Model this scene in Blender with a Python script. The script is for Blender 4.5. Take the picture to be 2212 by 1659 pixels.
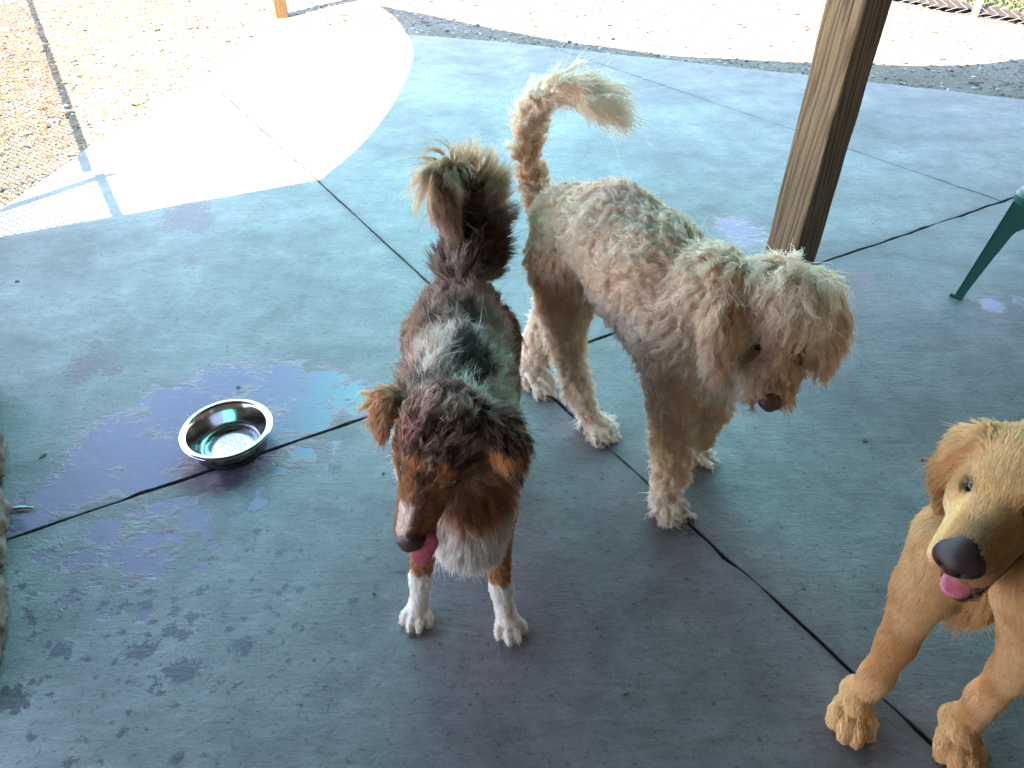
import bpy, bmesh, math, random
import numpy as np
from mathutils import Vector, Matrix
from mathutils.geometry import delaunay_2d_cdt
from mathutils.kdtree import KDTree

for o in list(bpy.data.objects):
    bpy.data.objects.remove(o)
sc = bpy.context.scene
COL = sc.collection
random.seed(7)
RNG = np.random.default_rng(11)

# ------------------------------------------------------------------ camera, sky, sun, exposure
CAM_H = 1.40
PITCH = math.radians(39.5)                     # looking down by this much
FOC = 26 / 36 * 2212                           # focal length in reading units (photo read at 2212 wide)
cam = bpy.data.cameras.new('camera')
cam.sensor_width = 36.0
cam.lens = 26.0
cam.clip_start = 0.05
cam.clip_end = 500
camo = bpy.data.objects.new('camera', cam)
COL.objects.link(camo)
camo.location = (0, 0, CAM_H)
camo.rotation_euler = (math.pi / 2 - PITCH, 0, 0)
sc.camera = camo

SUN_EL = math.radians(67)
SH_AZ = math.radians(50)                       # direction in which shadows fall, from +x
SUN_DIR = Vector((-math.cos(SUN_EL) * math.cos(SH_AZ), -math.cos(SUN_EL) * math.sin(SH_AZ), math.sin(SUN_EL)))
world = bpy.data.worlds.new('World')
sc.world = world
world.use_nodes = True
wn = world.node_tree.nodes
wl = world.node_tree.links
bg = wn['Background']
sky = wn.new('ShaderNodeTexSky')
sky.sky_type = 'NISHITA'
sky.sun_disc = False
sky.sun_elevation = SUN_EL
sky.sun_rotation = math.atan2(SUN_DIR.x, SUN_DIR.y)
sky.air_density = 1.0
sky.dust_density = 0.6
sky.ozone_density = 2.0
wl.new(sky.outputs[0], bg.inputs[0])
bg.inputs[1].default_value = 0.14
sun = bpy.data.lights.new('sun', 'SUN')
sun.energy = 3.3
sun.angle = math.radians(0.35)
sun.color = (1.0, 0.95, 0.86)
suno = bpy.data.objects.new('sun', sun)
COL.objects.link(suno)
suno.rotation_euler = SUN_DIR.to_track_quat('Z', 'Y').to_euler()
suno.location = (-3, -3, 8)

sc.view_settings.view_transform = 'Standard'
sc.view_settings.look = 'None'
sc.view_settings.exposure = 3.6
sc.view_settings.gamma = 1
sc.view_settings.use_white_balance = True
sc.view_settings.white_balance_temperature = 7700
sc.view_settings.white_balance_tint = 25
sc.cycles.use_denoising = True
sc.cycles.denoiser = 'OPENIMAGEDENOISE'
sc.cycles.denoising_input_passes = 'RGB_ALBEDO_NORMAL'
sc.cycles.denoising_prefilter = 'ACCURATE'
sc.cycles.max_bounces = 10
sc.cycles.diffuse_bounces = 5
sc.cycles.glossy_bounces = 5
sc.cycles.transmission_bounces = 8
sc.cycles.transparent_max_bounces = 16
sc.cycles.sample_clamp_indirect = 6
sc.cycles.caustics_reflective = False
sc.cycles.caustics_refractive = False
sc.render.hair_type = 'STRIP'

# ------------------------------------------------------------------ measuring helpers (ground survey from the photo)
_c, _s = math.cos(PITCH), math.sin(PITCH)


def ray(u, v):
    a = (u - 1106) / FOC
    b = -(v - 829.5) / FOC
    return np.array([a, _c + b * _s, -_s + b * _c])


def G(u, v, z=0.0):
    """the point of the place at height z seen at reading (u, v)"""
    d = ray(u, v)
    return np.array([0, 0, CAM_H]) + d * ((z - CAM_H) / d[2])


def T(u, v, t):
    """the point at distance t in front of the lens seen at reading (u, v)"""
    return np.array([0, 0, CAM_H]) + ray(u, v) * t


# ------------------------------------------------------------------ object helpers
def tag(o, label=None, cat=None, group=None, kind=None):
    if label: o['label'] = label
    if cat: o['category'] = cat
    if group: o['group'] = group
    if kind: o['kind'] = kind
    return o


def link(name, data, parent=None, mats=None, smooth=False):
    o = bpy.data.objects.new(name, data)
    COL.objects.link(o)
    if mats:
        for m in (mats if isinstance(mats, (list, tuple)) else [mats]):
            data.materials.append(m)
    if smooth and hasattr(data, 'polygons'):
        data.polygons.foreach_set('use_smooth', [True] * len(data.polygons))
    if parent:
        o.parent = parent
        o.matrix_parent_inverse = Matrix.Translation(-parent.location)
    return o


def empty(name, loc, rz=0):
    o = bpy.data.objects.new(name, None)
    COL.objects.link(o)
    o.location = loc
    o.rotation_euler = (0, 0, rz)
    o.empty_display_size = 0.1
    return o


def mesh_from(verts, faces, name='mesh'):
    me = bpy.data.meshes.new(name)
    me.from_pydata([tuple(map(float, v)) for v in verts], [], [tuple(map(int, f)) for f in faces])
    me.update()
    return me


def bm_mesh(bm, name='mesh'):
    me = bpy.data.meshes.new(name)
    bm.normal_update()
    bm.to_mesh(me)
    bm.free()
    return me


def add_box(bm, c, size, rot=None, bevel=0.0):
    r = bmesh.ops.create_cube(bm, size=1)
    vs = r['verts']
    bmesh.ops.scale(bm, vec=size, verts=vs)
    if bevel:
        es = list({e for v in vs for e in v.link_edges})
        rb = bmesh.ops.bevel(bm, geom=es, offset=bevel, segments=2, affect='EDGES', profile=0.7)
        vs = list({v for f in rb['faces'] for v in f.verts} | {v for v in vs if v.is_valid})
    if rot is not None:
        bmesh.ops.rotate(bm, cent=(0, 0, 0), matrix=rot, verts=vs)
    bmesh.ops.translate(bm, vec=c, verts=vs)
    return vs


def add_tube(bm, pts, radii, seg=10, cap=True):
    pts = [Vector(p) for p in pts]
    if not hasattr(radii, '__len__'): radii = [radii] * len(pts)
    rings = []
    up = Vector((0.123, 0.311, 0.94)).normalized()
    for i, p in enumerate(pts):
        d = (pts[min(i + 1, len(pts) - 1)] - pts[max(i - 1, 0)]).normalized()
        x = d.cross(up)
        if x.length < 1e-3: x = d.cross(Vector((1, 0, 0)))
        x.normalize()
        y = d.cross(x).normalized()
        rings.append([bm.verts.new(p + (x * math.cos(a) + y * math.sin(a)) * radii[i]) for a in [2 * math.pi * k / seg for k in range(seg)]])
    for i in range(len(rings) - 1):
        for k in range(seg):
            bm.faces.new((rings[i][k], rings[i][(k + 1) % seg], rings[i + 1][(k + 1) % seg], rings[i + 1][k]))
    if cap:
        bm.faces.new(rings[0][::-1])
        bm.faces.new(rings[-1])


def lathe(profile, seg=64):
    vs, fs = [], []
    n = len(profile)
    for k in range(seg):
        a = 2 * math.pi * k / seg
        for (r, z) in profile: vs.append((r * math.cos(a), r * math.sin(a), z))
    for k in range(seg):
        for i in range(n - 1):
            a, b = k * n + i, ((k + 1) % seg) * n + i
            fs.append((a, b, b + 1, a + 1))
    return vs, fs


# value noise in numpy, for shapes and coat patterns
def _hash(ix, iy, iz, seed):
    h = (ix * 374761393 + iy * 668265263 + iz * 2147483647 + seed * 1274126177) & 0xffffffff
    h = ((h ^ (h >> 13)) * 1274126177) & 0xffffffff
    h = h ^ (h >> 16)
    return (h & 0xffff) / 65535.0


def vnoise(p, freq, seed=0):
    q = np.asarray(p, float) * freq + 1000.0
    i = np.floor(q).astype(np.int64)
    f = q - i
    f = f * f * (3 - 2 * f)
    out = 0
    for dx in (0, 1):
        for dy in (0, 1):
            for dz in (0, 1):
                w = (f[..., 0] if dx else 1 - f[..., 0]) * (f[..., 1] if dy else 1 - f[..., 1]) * (f[..., 2] if dz else 1 - f[..., 2])
                out = out + w * _hash(i[..., 0] + dx, i[..., 1] + dy, i[..., 2] + dz, seed)
    return out


def fbm(p, freq, seed=0, octv=3):
    a, s, t = 1.0, 0.0, 0.0
    for k in range(octv):
        s = s + a * vnoise(p, freq * 2 ** k, seed + k)
        t += a
        a *= 0.5
    return s / t


# ------------------------------------------------------------------ material helpers
class NT:
    def __init__(self, name):
        self.m = bpy.data.materials.new(name)
        self.m.use_nodes = True
        self.t = self.m.node_tree
        self.n = self.t.nodes
        self.b = self.n['Principled BSDF']
        self.out = self.n['Material Output']

    def new(self, typ, **kw):
        nd = self.n.new(typ)
        for k, v in kw.items(): setattr(nd, k, v)
        return nd

    def lk(self, a, b):
        self.t.links.new(a, b)

    def val(self, x, sock):
        if hasattr(x, 'links') or hasattr(x, 'is_linked'): self.lk(x, sock)
        else: sock.default_value = x

    def math(self, op, a, b=0.0, c=None, clamp=False):
        nd = self.new('ShaderNodeMath', operation=op, use_clamp=clamp)
        self.val(a, nd.inputs[0]); self.val(b, nd.inputs[1])
        if c is not None: self.val(c, nd.inputs[2])
        return nd.outputs[0]

    def coord(self, scale=(1, 1, 1), rot=(0, 0, 0), kind='Object', loc=(0, 0, 0)):
        tc = self.new('ShaderNodeTexCoord')
        mp = self.new('ShaderNodeMapping')
        self.lk(tc.outputs[kind], mp.inputs[0])
        mp.inputs['Location'].default_value = loc
        mp.inputs['Rotation'].default_value = rot
        mp.inputs['Scale'].default_value = scale
        return mp.outputs[0]

    def noise(self, vec, scale, detail=4, rough=0.55, dist=0.0):
        nd = self.new('ShaderNodeTexNoise')
        self.lk(vec, nd.inputs['Vector'])
        nd.inputs['Scale'].default_value = scale
        nd.inputs['Detail'].default_value = detail
        nd.inputs['Roughness'].default_value = rough
        nd.inputs['Distortion'].default_value = dist
        return nd.outputs['Fac']

    def ramp(self, fac, stops):
        nd = self.new('ShaderNodeValToRGB')
        cr = nd.color_ramp
        while len(cr.elements) < len(stops): cr.elements.new(0.5)
        for e, (p, c) in zip(cr.elements, stops):
            e.position = p
            e.color = (*c, 1) if hasattr(c, '__len__') else (c, c, c, 1)
        self.lk(fac, nd.inputs[0])
        return nd.outputs[0]

    def mix(self, fac, a, b, blend='MIX'):
        nd = self.new('ShaderNodeMix', data_type='RGBA', blend_type=blend)
        self.val(fac, nd.inputs[0])
        for x, s in ((a, nd.inputs[6]), (b, nd.inputs[7])):
            if isinstance(x, tuple): s.default_value = (*x, 1)
            else: self.lk(x, s)
        return nd.outputs[2]

    def attr(self, name):
        nd = self.new('ShaderNodeAttribute')
        nd.attribute_name = name
        return nd

    def bump(self, h, strength=0.3, dist=0.01):
        nd = self.new('ShaderNodeBump')
        nd.inputs['Strength'].default_value = strength
        nd.inputs['Distance'].default_value = dist
        self.lk(h, nd.inputs['Height'])
        self.lk(nd.outputs[0], self.b.inputs['Normal'])
        return nd

    def base(self, c):
        if isinstance(c, tuple): self.b.inputs['Base Color'].default_value = (*c, 1)
        else: self.lk(c, self.b.inputs['Base Color'])

    def rough(self, r):
        self.val(r, self.b.inputs['Roughness'])


# ------------------------------------------------------------------ the ground: gravel yard
def mat_ground():
    n = NT('yard_soil')
    v = n.coord()
    big = n.noise(v, 1.3, 4, 0.6, 0.4)
    fine = n.noise(v, 45, 6, 0.75)
    mid = n.noise(v, 9, 4, 0.6)
    col = n.ramp(big, [(0.35, (0.165, 0.145, 0.118)), (0.62, (0.125, 0.098, 0.07))])
    # straw and bark litter on the left part of the yard
    sep = n.new('ShaderNodeSeparateXYZ')
    n.lk(v, sep.inputs[0])
    left = n.math('MULTIPLY_ADD', sep.outputs[0], -0.9, -1.55, clamp=True)
    leftm = n.math('MULTIPLY', left, n.math('MULTIPLY_ADD', mid, 1.6, -0.2, clamp=True), clamp=True)
    col = n.mix(leftm, col, (0.14, 0.082, 0.038))
    spk = n.ramp(fine, [(0.36, 0.55), (0.5, 1.0), (0.72, 1.25)])
    col = n.mix(1.0, col, spk, 'MULTIPLY')
    n.base(col)
    n.rough(0.95)
    h = n.math('ADD', fine, n.math('MULTIPLY', mid, 1.5))
    n.bump(h, 0.9, 0.02)
    return n.m


GZ = -0.035
N = 120
xs = np.concatenate([[-60, -30, -15, -9], np.linspace(-6, 7, N), [10, 16, 30, 60]])
ys = np.concatenate([[-40, -15, -5, 0], np.linspace(1.5, 11, N), [14, 20, 35, 80]])
X, Yg = np.meshgrid(xs, ys)
pp = np.stack([X, Yg, np.zeros_like(X)], -1)
Z = GZ + 0.022 * (fbm(pp, 1.4, 5) - 0.5) + 0.012 * (fbm(pp, 6, 9) - 0.5)
vv = np.stack([X, Yg, Z], -1).reshape(-1, 3)
nx = len(xs)
ff = [(j * nx + i, j * nx + i + 1, (j + 1) * nx + i + 1, (j + 1) * nx + i) for j in range(len(ys) - 1) for i in range(nx - 1)]
tag(link('ground', mesh_from(vv, ff), mats=mat_ground(), smooth=True), kind='structure')

# ------------------------------------------------------------------ the patio of poured slabs
A0, A5 = G(2050, 1645)[:2], G(450, 173)[:2]
B0, B5 = G(30, 1160)[:2], G(2165, 435)[:2]
C0 = G(1230, 115)[:2]
dA = (A5 - A0) / np.linalg.norm(A5 - A0)
dB = (B5 - B0) / np.linalg.norm(B5 - B0)
dC = (C0 - B5) / np.linalg.norm(C0 - B5)
E = [G(600, 58)[:2], G(760, 66)[:2], G(890, 75)[:2], G(1100, 92)[:2], G(1750, 163)[:2], G(2212, 215)[:2]]
Lf = [G(0, 455)[:2], G(190, 320)[:2], G(450, 170)[:2]]
eR = E[-1] + (E[-1] - E[-2]) / np.linalg.norm(E[-1] - E[-2]) * 4.0
lN = Lf[0] + (Lf[0] - Lf[1]) / np.linalg.norm(Lf[0] - Lf[1]) * 4.0
OUT = [np.array([-2.6, -2.5]), np.array([6.5, -2.5]), eR] + E[::-1] + Lf[::-1] + [np.array([-2.35, 1.5])]


def clip(poly, p, d, side, gap):
    """keep what lies on one side of the line p + t d, standing back by the gap"""
    nrm = np.array([-d[1], d[0]]) * side
    out = []
    m = len(poly)
    for i in range(m):
        a, b = poly[i], poly[(i + 1) % m]
        da, db = (a - p) @ nrm - gap, (b - p) @ nrm - gap
        if da >= 0: out.append(a)
        if da * db < 0: out.append(a + (b - a) * da / (da - db))
    return out


gp = 0.0056
slabs = [
    clip(clip(OUT, A0, dA, 1, gp), B0, dB, -1, gp),
    clip(clip(OUT, A0, dA, 1, gp), B0, dB, 1, gp),
    clip(clip(OUT, A0, dA, -1, gp), B0, dB, -1, gp),
    clip(clip(clip(OUT, A0, dA, -1, gp), B0, dB, 1, gp), B5, dC, 1, gp * 0.8),
    clip(clip(clip(OUT, A0, dA, -1, gp), B0, dB, 1, gp), B5, dC, -1, gp * 0.8),
]
# wet places: (u, v, radius in reading units, weight)
WET = [(90, 1200, 26, .8), (150, 1300, 20, .85), (230, 1330, 16, .8), (310, 1330, 22, .85), (60, 1290, 16, .8), (440, 1225, 24, .8), (520, 1170, 22, .75), (270, 1190, 40, .9), (350, 1200, 30, .9), (470, 1000, 60, .8), (200, 1260, 26, .8), (270, 1270, 24, .8), (130, 1230, 24, .7), (395, 1165, 30, .85), (350, 1100, 40, .85), (440, 1150, 20, .8), (500, 1120, 20, .7), (250, 960, 95, 1), (370, 890, 85, 1), (480, 838, 78, 1), (600, 832, 72, 1), (690, 838, 58, 1), (330, 1000, 95, 1), (190, 1040, 80, 1),
       (110, 1085, 60, 1), (560, 940, 80, 1), (660, 900, 70, 1), (740, 850, 50, 1), (430, 950, 90, 1), (70, 1120, 50, .9), (775, 880, 34, .8),
       (230, 1150, 46, .9), (330, 1165, 42, .95), (300, 1225, 40, .95), (175, 1212, 42, .9), (420, 1120, 40, .95), (385, 1085, 26, .9),
       (552, 1090, 26, .95), (345, 1235, 24, .9), (500, 1040, 60, .8), (650, 985, 45, .75), (720, 960, 30, .7), (600, 1020, 30, .8),
       (120, 1160, 34, .6), (460, 1180, 18, .9), (300, 1120, 32, .8), (560, 1060, 20, .8), (415, 1080, 22, .8), (475, 1100, 16, .7),
       (1600, 497, 46, .9), (2140, 657, 26, 1.0), (2205, 650, 18, .8), (1570, 487, 30, .8), (1640, 503, 26, .8)]
DROP = [(130, 1405, 22), (305, 1405, 26), (395, 1452, 30), (415, 1335, 13), (370, 1360, 14), (525, 1395, 22), (20, 1510, 36), (396, 1372, 15),
        (150, 1648, 16), (380, 1642, 14), (190, 790, 34), (243, 800, 16), (400, 462, 40), (430, 485, 26), (415, 560, 13), (265, 1302, 8), (345, 1385, 7),
        (378, 1297, 9), (158, 1275, 9), (60, 1330, 10), (345, 1495, 9), (475, 1470, 12), (80, 1470, 10), (245, 1430, 8), (600, 1330, 9), (190, 1600, 9),
        (395, 1610, 9), (205, 745, 12), (268, 1575, 7), (70, 1590, 12), (110, 1500, 9), (330, 1290, 8), (440, 1270, 8), (655, 640, 10), (1870, 605, 22),
        (545, 1250, 7), (160, 1340, 8), (50, 1265, 9), (700, 1300, 6), (375, 1320, 10), (455, 1500, 7), (1215, 870, 14), (1500, 1150, 15),
        (725, 1010, 14), (1290, 1360, 6), (1480, 1330, 5), (760, 1440, 5), (1350, 1500, 6), (1020, 1520, 5), (900, 1450, 5)]
rng2 = np.random.default_rng(4)
for k in range(210):                       # small flecks, mostly to the left and below the bowl
    u = rng2.normal(330, 260); v = rng2.normal(1330, 190)
    if 0 < u < 900 and 1120 < v < 1650: DROP.append((u, v, rng2.uniform(4, 9.5)))
for k in range(60):
    DROP.append((rng2.uniform(0, 2200), rng2.uniform(560, 1650), rng2.uniform(2.5, 4.5)))


def blobs(P2, lst, asp=1.0):
    f = np.zeros(len(P2))
    for bb in lst:
        c0 = G(bb[0], bb[1])[:2]
        rx = abs(G(bb[0] + bb[2], bb[1])[0] - c0[0])
        ry = abs(G(bb[0], bb[1] - bb[2] * 0.72)[1] - c0[1])
        w = bb[3] if len(bb) > 3 else 1.0
        d = np.sqrt(((P2[:, 0] - c0[0]) / rx) ** 2 + ((P2[:, 1] - c0[1]) / ry) ** 2)
        f = np.maximum(f, w * np.clip(1.5 - d * 0.75, 0, 1.5))
    return f


def dense_poly(poly, step=0.045, amp=0.0030, sd=0):
    out = []
    m = len(poly)
    for i in range(m):
        a, b = poly[i], poly[(i + 1) % m]
        L = np.linalg.norm(b - a)
        k = max(1, int(L / step)) if L < 9 else 12
        d = (b - a) / L
        nn = np.array([-d[1], d[0]])
        for j in range(k):
            q = a + (b - a) * j / k
            if j: q = q + nn * (vnoise(np.array([q[0], q[1], sd * 3.3]), 14, 3) - 0.5) * 2 * amp * (1 + 2.0 * (vnoise(np.array([q[0], q[1], 1.3]), 3, 8) > 0.62))
            out.append(q)
    return out


V, Fc, wetv = [], [], []
for si, poly in enumerate(slabs):
    ring = dense_poly(poly, sd=si)
    ring = np.array(ring)
    lo, hi = ring.min(0), ring.max(0)
    # points inside: fine near the camera, coarse farther away
    pts = []
    for (x0, x1, y0, y1, st) in ((-1.45, 1.7, 0.45, 2.0, 0.012), (-1.9, 2.4, 2.0, 3.2, 0.022), (-2.6, 5, 3.2, 6.2, 0.09)):
        gx, gy = np.meshgrid(np.arange(x0, x1, st), np.arange(y0, y1, st))
        g = np.stack([gx.ravel(), gy.ravel()], -1)
        g += RNG.uniform(-.2, .2, g.shape) * st
        ok = np.ones(len(g), bool)
        m = len(poly)
        for i in range(m):
            a, b = poly[i], poly[(i + 1) % m]
        # even-odd test
        inside = np.zeros(len(g), bool)
        for i in range(m):
            a, b = poly[i], poly[(i + 1) % m]
            cond = ((a[1] > g[:, 1]) != (b[1] > g[:, 1]))
            with np.errstate(divide='ignore', invalid='ignore'):
                xx = (b[0] - a[0]) * (g[:, 1] - a[1]) / (b[1] - a[1]) + a[0]
            inside ^= cond & (g[:, 0] < xx)
            L = np.linalg.norm(b - a)
            dist = np.abs((g - a) @ np.array([-(b - a)[1], (b - a)[0]]) / L)
            tpar = (g - a) @ (b - a) / L
            ok &= ~((dist < 0.014) & (tpar > -.02) & (tpar < L + .02))
        pts.append(g[inside & ok])
    pts = np.concatenate(pts)
    nr = len(ring)
    allp = [Vector(q) for q in ring] + [Vector(q) for q in pts]
    res = delaunay_2d_cdt(allp, [(i, (i + 1) % nr) for i in range(nr)], [list(range(nr))], 1, 1e-5)
    off = len(V)
    V += [(p.x, p.y, 0.0) for p in res[0]]
    Fc += [tuple(off + i for i in f) for f in res[2]]
    # sides: rounded lip and drop
    ctr = ring.mean(0)
    sgn = 1 if sum(ring[i][0] * ring[(i + 1) % nr][1] - ring[(i + 1) % nr][0] * ring[i][1] for i in range(nr)) > 0 else -1
    nrm = []
    for i in range(nr):
        d = ring[(i + 1) % nr] - ring[i - 1]
        d = d / (np.linalg.norm(d) + 1e-9)
        nrm.append(np.array([d[1], -d[0]]) * sgn)
    prev = [off + i for i in range(nr)]
    # the triangulation keeps input order for the ring
    for (o_, z_) in ((0.0012, -0.001), (0.002, -0.0035), (0.002, -0.06)):
        cur = []
        for i in range(nr):
            q = ring[i] + nrm[i] * o_
            cur.append(len(V))
            V.append((q[0], q[1], z_))
        for i in range(nr):
            j = (i + 1) % nr
            Fc.append((prev[i], cur[i], cur[j], prev[j]) if sgn > 0 else (prev[j], cur[j], cur[i], prev[i]))
        prev = cur
V = np.array(V)
pme = mesh_from(V, Fc)
wa = pme.attributes.new('wet', 'FLOAT', 'POINT')
wa.data.foreach_set('value', blobs(V[:, :2], WET).astype(np.float32))
da = pme.attributes.new('drop', 'FLOAT', 'POINT')
da.data.foreach_set('value', blobs(V[:, :2], [(b_[0], b_[1], b_[2] * 1.3) for b_ in DROP]).astype(np.float32))


def seg_dist(P2, p, d, s0, s1):
    t = np.clip((P2 - p) @ d, s0, s1)
    return np.linalg.norm(P2 - p - t[:, None] * d, axis=1)


jd = np.minimum(seg_dist(V[:, :2], A0, dA, -5, 9), seg_dist(V[:, :2], B0, dB, -5, 9))
jd = np.minimum(jd, seg_dist(V[:, :2], B5, dC, 0, 9) + .012)
ga = pme.attributes.new('grime', 'FLOAT', 'POINT')
ga.data.foreach_set('value', np.exp(-jd / 0.022).astype(np.float32))


def mat_concrete():
    n = NT('broomed_concrete')
    v = n.coord()
    vb = n.coord((1.0, 3.6, 1.0), (0, 0, math.radians(-10)))      # broom marks
    streak = n.noise(vb, 13, 7, 0.72, 1.1)
    fine = n.noise(v, 120, 4, 0.75)
    blot = n.noise(v, 2.2, 5, 0.6, 0.5)
    blot2 = n.noise(v, 9, 5, 0.65, 0.3)
    col = n.ramp(blot, [(0.30, (0.124, 0.120, 0.115)), (0.70, (0.188, 0.183, 0.176))])
    col = n.mix(1.0, col, n.ramp(streak, [(0.33, 0.80), (0.68, 1.18)]), 'MULTIPLY')
    col = n.mix(1.0, col, n.ramp(blot2, [(0.3, 0.78), (0.7, 1.18)]), 'MULTIPLY')
    col = n.mix(1.0, col, n.ramp(fine, [(0.32, 0.72), (0.45, 1.0), (0.8, 1.12)]), 'MULTIPLY')
    pit = n.new('ShaderNodeTexVoronoi')
    n.lk(v, pit.inputs['Vector'])
    pit.inputs['Scale'].default_value = 42
    pits = n.ramp(pit.outputs['Distance'], [(0.05, 0.6), (0.12, 1.0)])
    col = n.mix(0.6, col, n.mix(1.0, col, pits, 'MULTIPLY'))
    patch = n.noise(n.coord((1.0, 1.6, 1.0), (0, 0, 0.5)), 1.1, 6, 0.62, 0.8)
    col = n.mix(1.0, col, n.ramp(patch, [(0.36, 0.74), (0.50, 1.0), (0.66, 1.15)]), 'MULTIPLY')
    grit = n.noise(v, 55, 3, 0.8)
    col = n.mix(1.0, col, n.ramp(grit, [(0.32, 0.45), (0.42, 1.0)]), 'MULTIPLY')
    gn_ = n.math('MULTIPLY', n.attr('grime').outputs['Fac'], n.math('MULTIPLY_ADD', n.noise(v, 8, 5, 0.7), 2.6, -0.75, clamp=True), clamp=True)
    col = n.mix(n.math('MULTIPLY', gn_, 0.85), col, (0.05, 0.048, 0.045))
    # water
    e1 = n.noise(v, 17, 7, 0.78, 1.2)
    e2 = n.noise(n.coord((1.0, 3.0, 1.0), (0, 0, math.radians(-8))), 30, 4, 0.6)
    edge = n.math('ADD', n.math('MULTIPLY', e1, 1.5), n.math('MULTIPLY', e2, 0.7))
    w = n.math('ADD', n.attr('wet').outputs['Fac'], n.math('MULTIPLY_ADD', edge, 1.0, -1.75))
    isl = n.noise(n.coord((1.0, 2.2, 1.0), (0, 0, math.radians(-12))), 8.5, 6, 0.72, 0.9)
    w = n.math('SUBTRACT', w, n.math('MULTIPLY', n.math('SUBTRACT', isl, 0.5, clamp=True), 3.4))
    wet = n.math('MULTIPLY', n.math('ADD', w, 0.18), 2.9, clamp=True)
    e3 = n.noise(v, 48, 5, 0.7, 1.5)
    wd = n.math('ADD', n.attr('drop').outputs['Fac'], n.math('MULTIPLY_ADD', e3, 2.4, -1.9))
    drop = n.math('MULTIPLY', n.math('SUBTRACT', wd, 0.05), 5.0, clamp=True)
    damp = n.math('MULTIPLY', n.math('SUBTRACT', w, -0.30), 2.2, clamp=True)
    col = n.mix(n.math('MULTIPLY', damp, 0.22), col, (0.12, 0.125, 0.13))
    col = n.mix(n.math('MULTIPLY', drop, 0.80), col, (0.020, 0.021, 0.028))
    col = n.mix(n.math('MULTIPLY', wet, 0.80), col, (0.085, 0.083, 0.135))  # wet tone, with the lavender sky reflection painted into it
    n.base(col)
    r = n.math('MULTIPLY_ADD', streak, 0.2, 0.55)
    r = n.math('SUBTRACT', r, n.math('MULTIPLY', wet, 0.39), clamp=True)
    r = n.math('SUBTRACT', r, n.math('MULTIPLY', drop, 0.22), clamp=True)
    n.rough(r)
    h = n.math('ADD', n.math('MULTIPLY', streak, 1.1), n.math('MULTIPLY', fine, 0.55))
    h = n.math('ADD', h, n.math('MULTIPLY', blot2, 0.8))
    h = n.math('MULTIPLY', h, n.math('SUBTRACT', 1.0, n.math('MULTIPLY', wet, 0.8)))
    n.bump(h, 0.55, 0.004)
    return n.m


tag(link('patio', pme, mats=mat_concrete()), kind='structure')
n = NT('joint_dirt')
n.base(n.ramp(n.noise(n.coord(), 40, 3), [(0.3, (0.015, 0.013, 0.012)), (0.7, (0.05, 0.045, 0.04))]))
n.rough(0.95)
jm = [(*p, -0.008) for p in OUT]
ctrp = np.mean([p for p in OUT], 0)
jm = [(*(ctrp + (np.array(p[:2]) - ctrp) * 0.985), -0.008) for p in jm]
tag(link('patio_joint_bed', mesh_from(jm, [tuple(range(len(jm)))]), mats=n.m), kind='structure')


# ------------------------------------------------------------------ loose stones, chips and straw in the yard: uncountable
def in_patio(P2, grow=0.0):
    m = len(OUT)
    inside = np.zeros(len(P2), bool)
    for i in range(m):
        a, b = OUT[i], OUT[(i + 1) % m]
        cond = ((a[1] > P2[:, 1]) != (b[1] > P2[:, 1]))
        xx = (b[0] - a[0]) * (P2[:, 1] - a[1]) / (b[1] - a[1] + 1e-12) + a[0]
        inside ^= cond & (P2[:, 0] < xx)
    return inside


def scatter_stones():
    bmt = bmesh.new()
    bmesh.ops.create_icosphere(bmt, subdivisions=1, radius=1)
    tv = np.array([v.co[:] for v in bmt.verts]); tf = np.array([[v.index for v in f.verts] for f in bmt.faces])
    bmt.free()
    r = np.random.default_rng(3)
    cand = np.stack([r.uniform(-5.2, 6.5, 70000), r.uniform(2.2, 9.5, 70000)], -1)
    cand = cand[~in_patio(cand)]
    # keep what stands in front of the lens or near it
    dep = cand[:, 1] * _c + CAM_H * _s
    cand = cand[np.abs(cand[:, 0] / dep) < 0.85]
    n_ = len(cand)
    size = np.exp(r.normal(math.log(0.0055), 0.5, n_)).clip(0.0025, 0.03)
    VV, FF = [], []
    base = np.stack([cand[:, 0], cand[:, 1], np.zeros(n_)], -1)
    zg = GZ + 0.022 * (fbm(base, 1.4, 5) - 0.5) + 0.012 * (fbm(base, 6, 9) - 0.5)
    sc3 = size[:, None] * np.stack([r.uniform(.8, 1.7, n_), r.uniform(.7, 1.2, n_), r.uniform(.4, .8, n_)], -1)
    ang = r.uniform(0, 2 * np.pi, n_)
    loc = tv[None] * sc3[:, None, :] * r.uniform(.75, 1.2, (n_, len(tv), 1))
    x = loc[..., 0] * np.cos(ang)[:, None] - loc[..., 1] * np.sin(ang)[:, None]
    y = loc[..., 0] * np.sin(ang)[:, None] + loc[..., 1] * np.cos(ang)[:, None]
    w = np.stack([x + cand[:, 0:1], y + cand[:, 1:2], loc[..., 2] + zg[:, None] + 0.3 * sc3[:, 2:3]], -1)
    VV = w.reshape(-1, 3)
    FF = (tf[None] + (np.arange(n_) * len(tv))[:, None, None]).reshape(-1, 3)
    me = mesh_from(VV, FF)
    a = me.attributes.new('tone', 'FLOAT', 'POINT')
    a.data.foreach_set('value', np.repeat(r.uniform(0, 1, n_), len(tv)).astype(np.float32))
    return me


n = NT('gravel_stone')
tn = n.attr('tone').outputs['Fac']
gc = n.ramp(tn, [(0.0, (0.05, 0.042, 0.035)), (0.3, (0.11, 0.095, 0.08)), (0.6, (0.18, 0.168, 0.15)), (0.9, (0.27, 0.255, 0.235)), (0.97, (0.42, 0.42, 0.42))])
n.base(gc)
n.rough(0.85)
tag(link('gravel', scatter_stones(), mats=n.m), kind='stuff')


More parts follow.
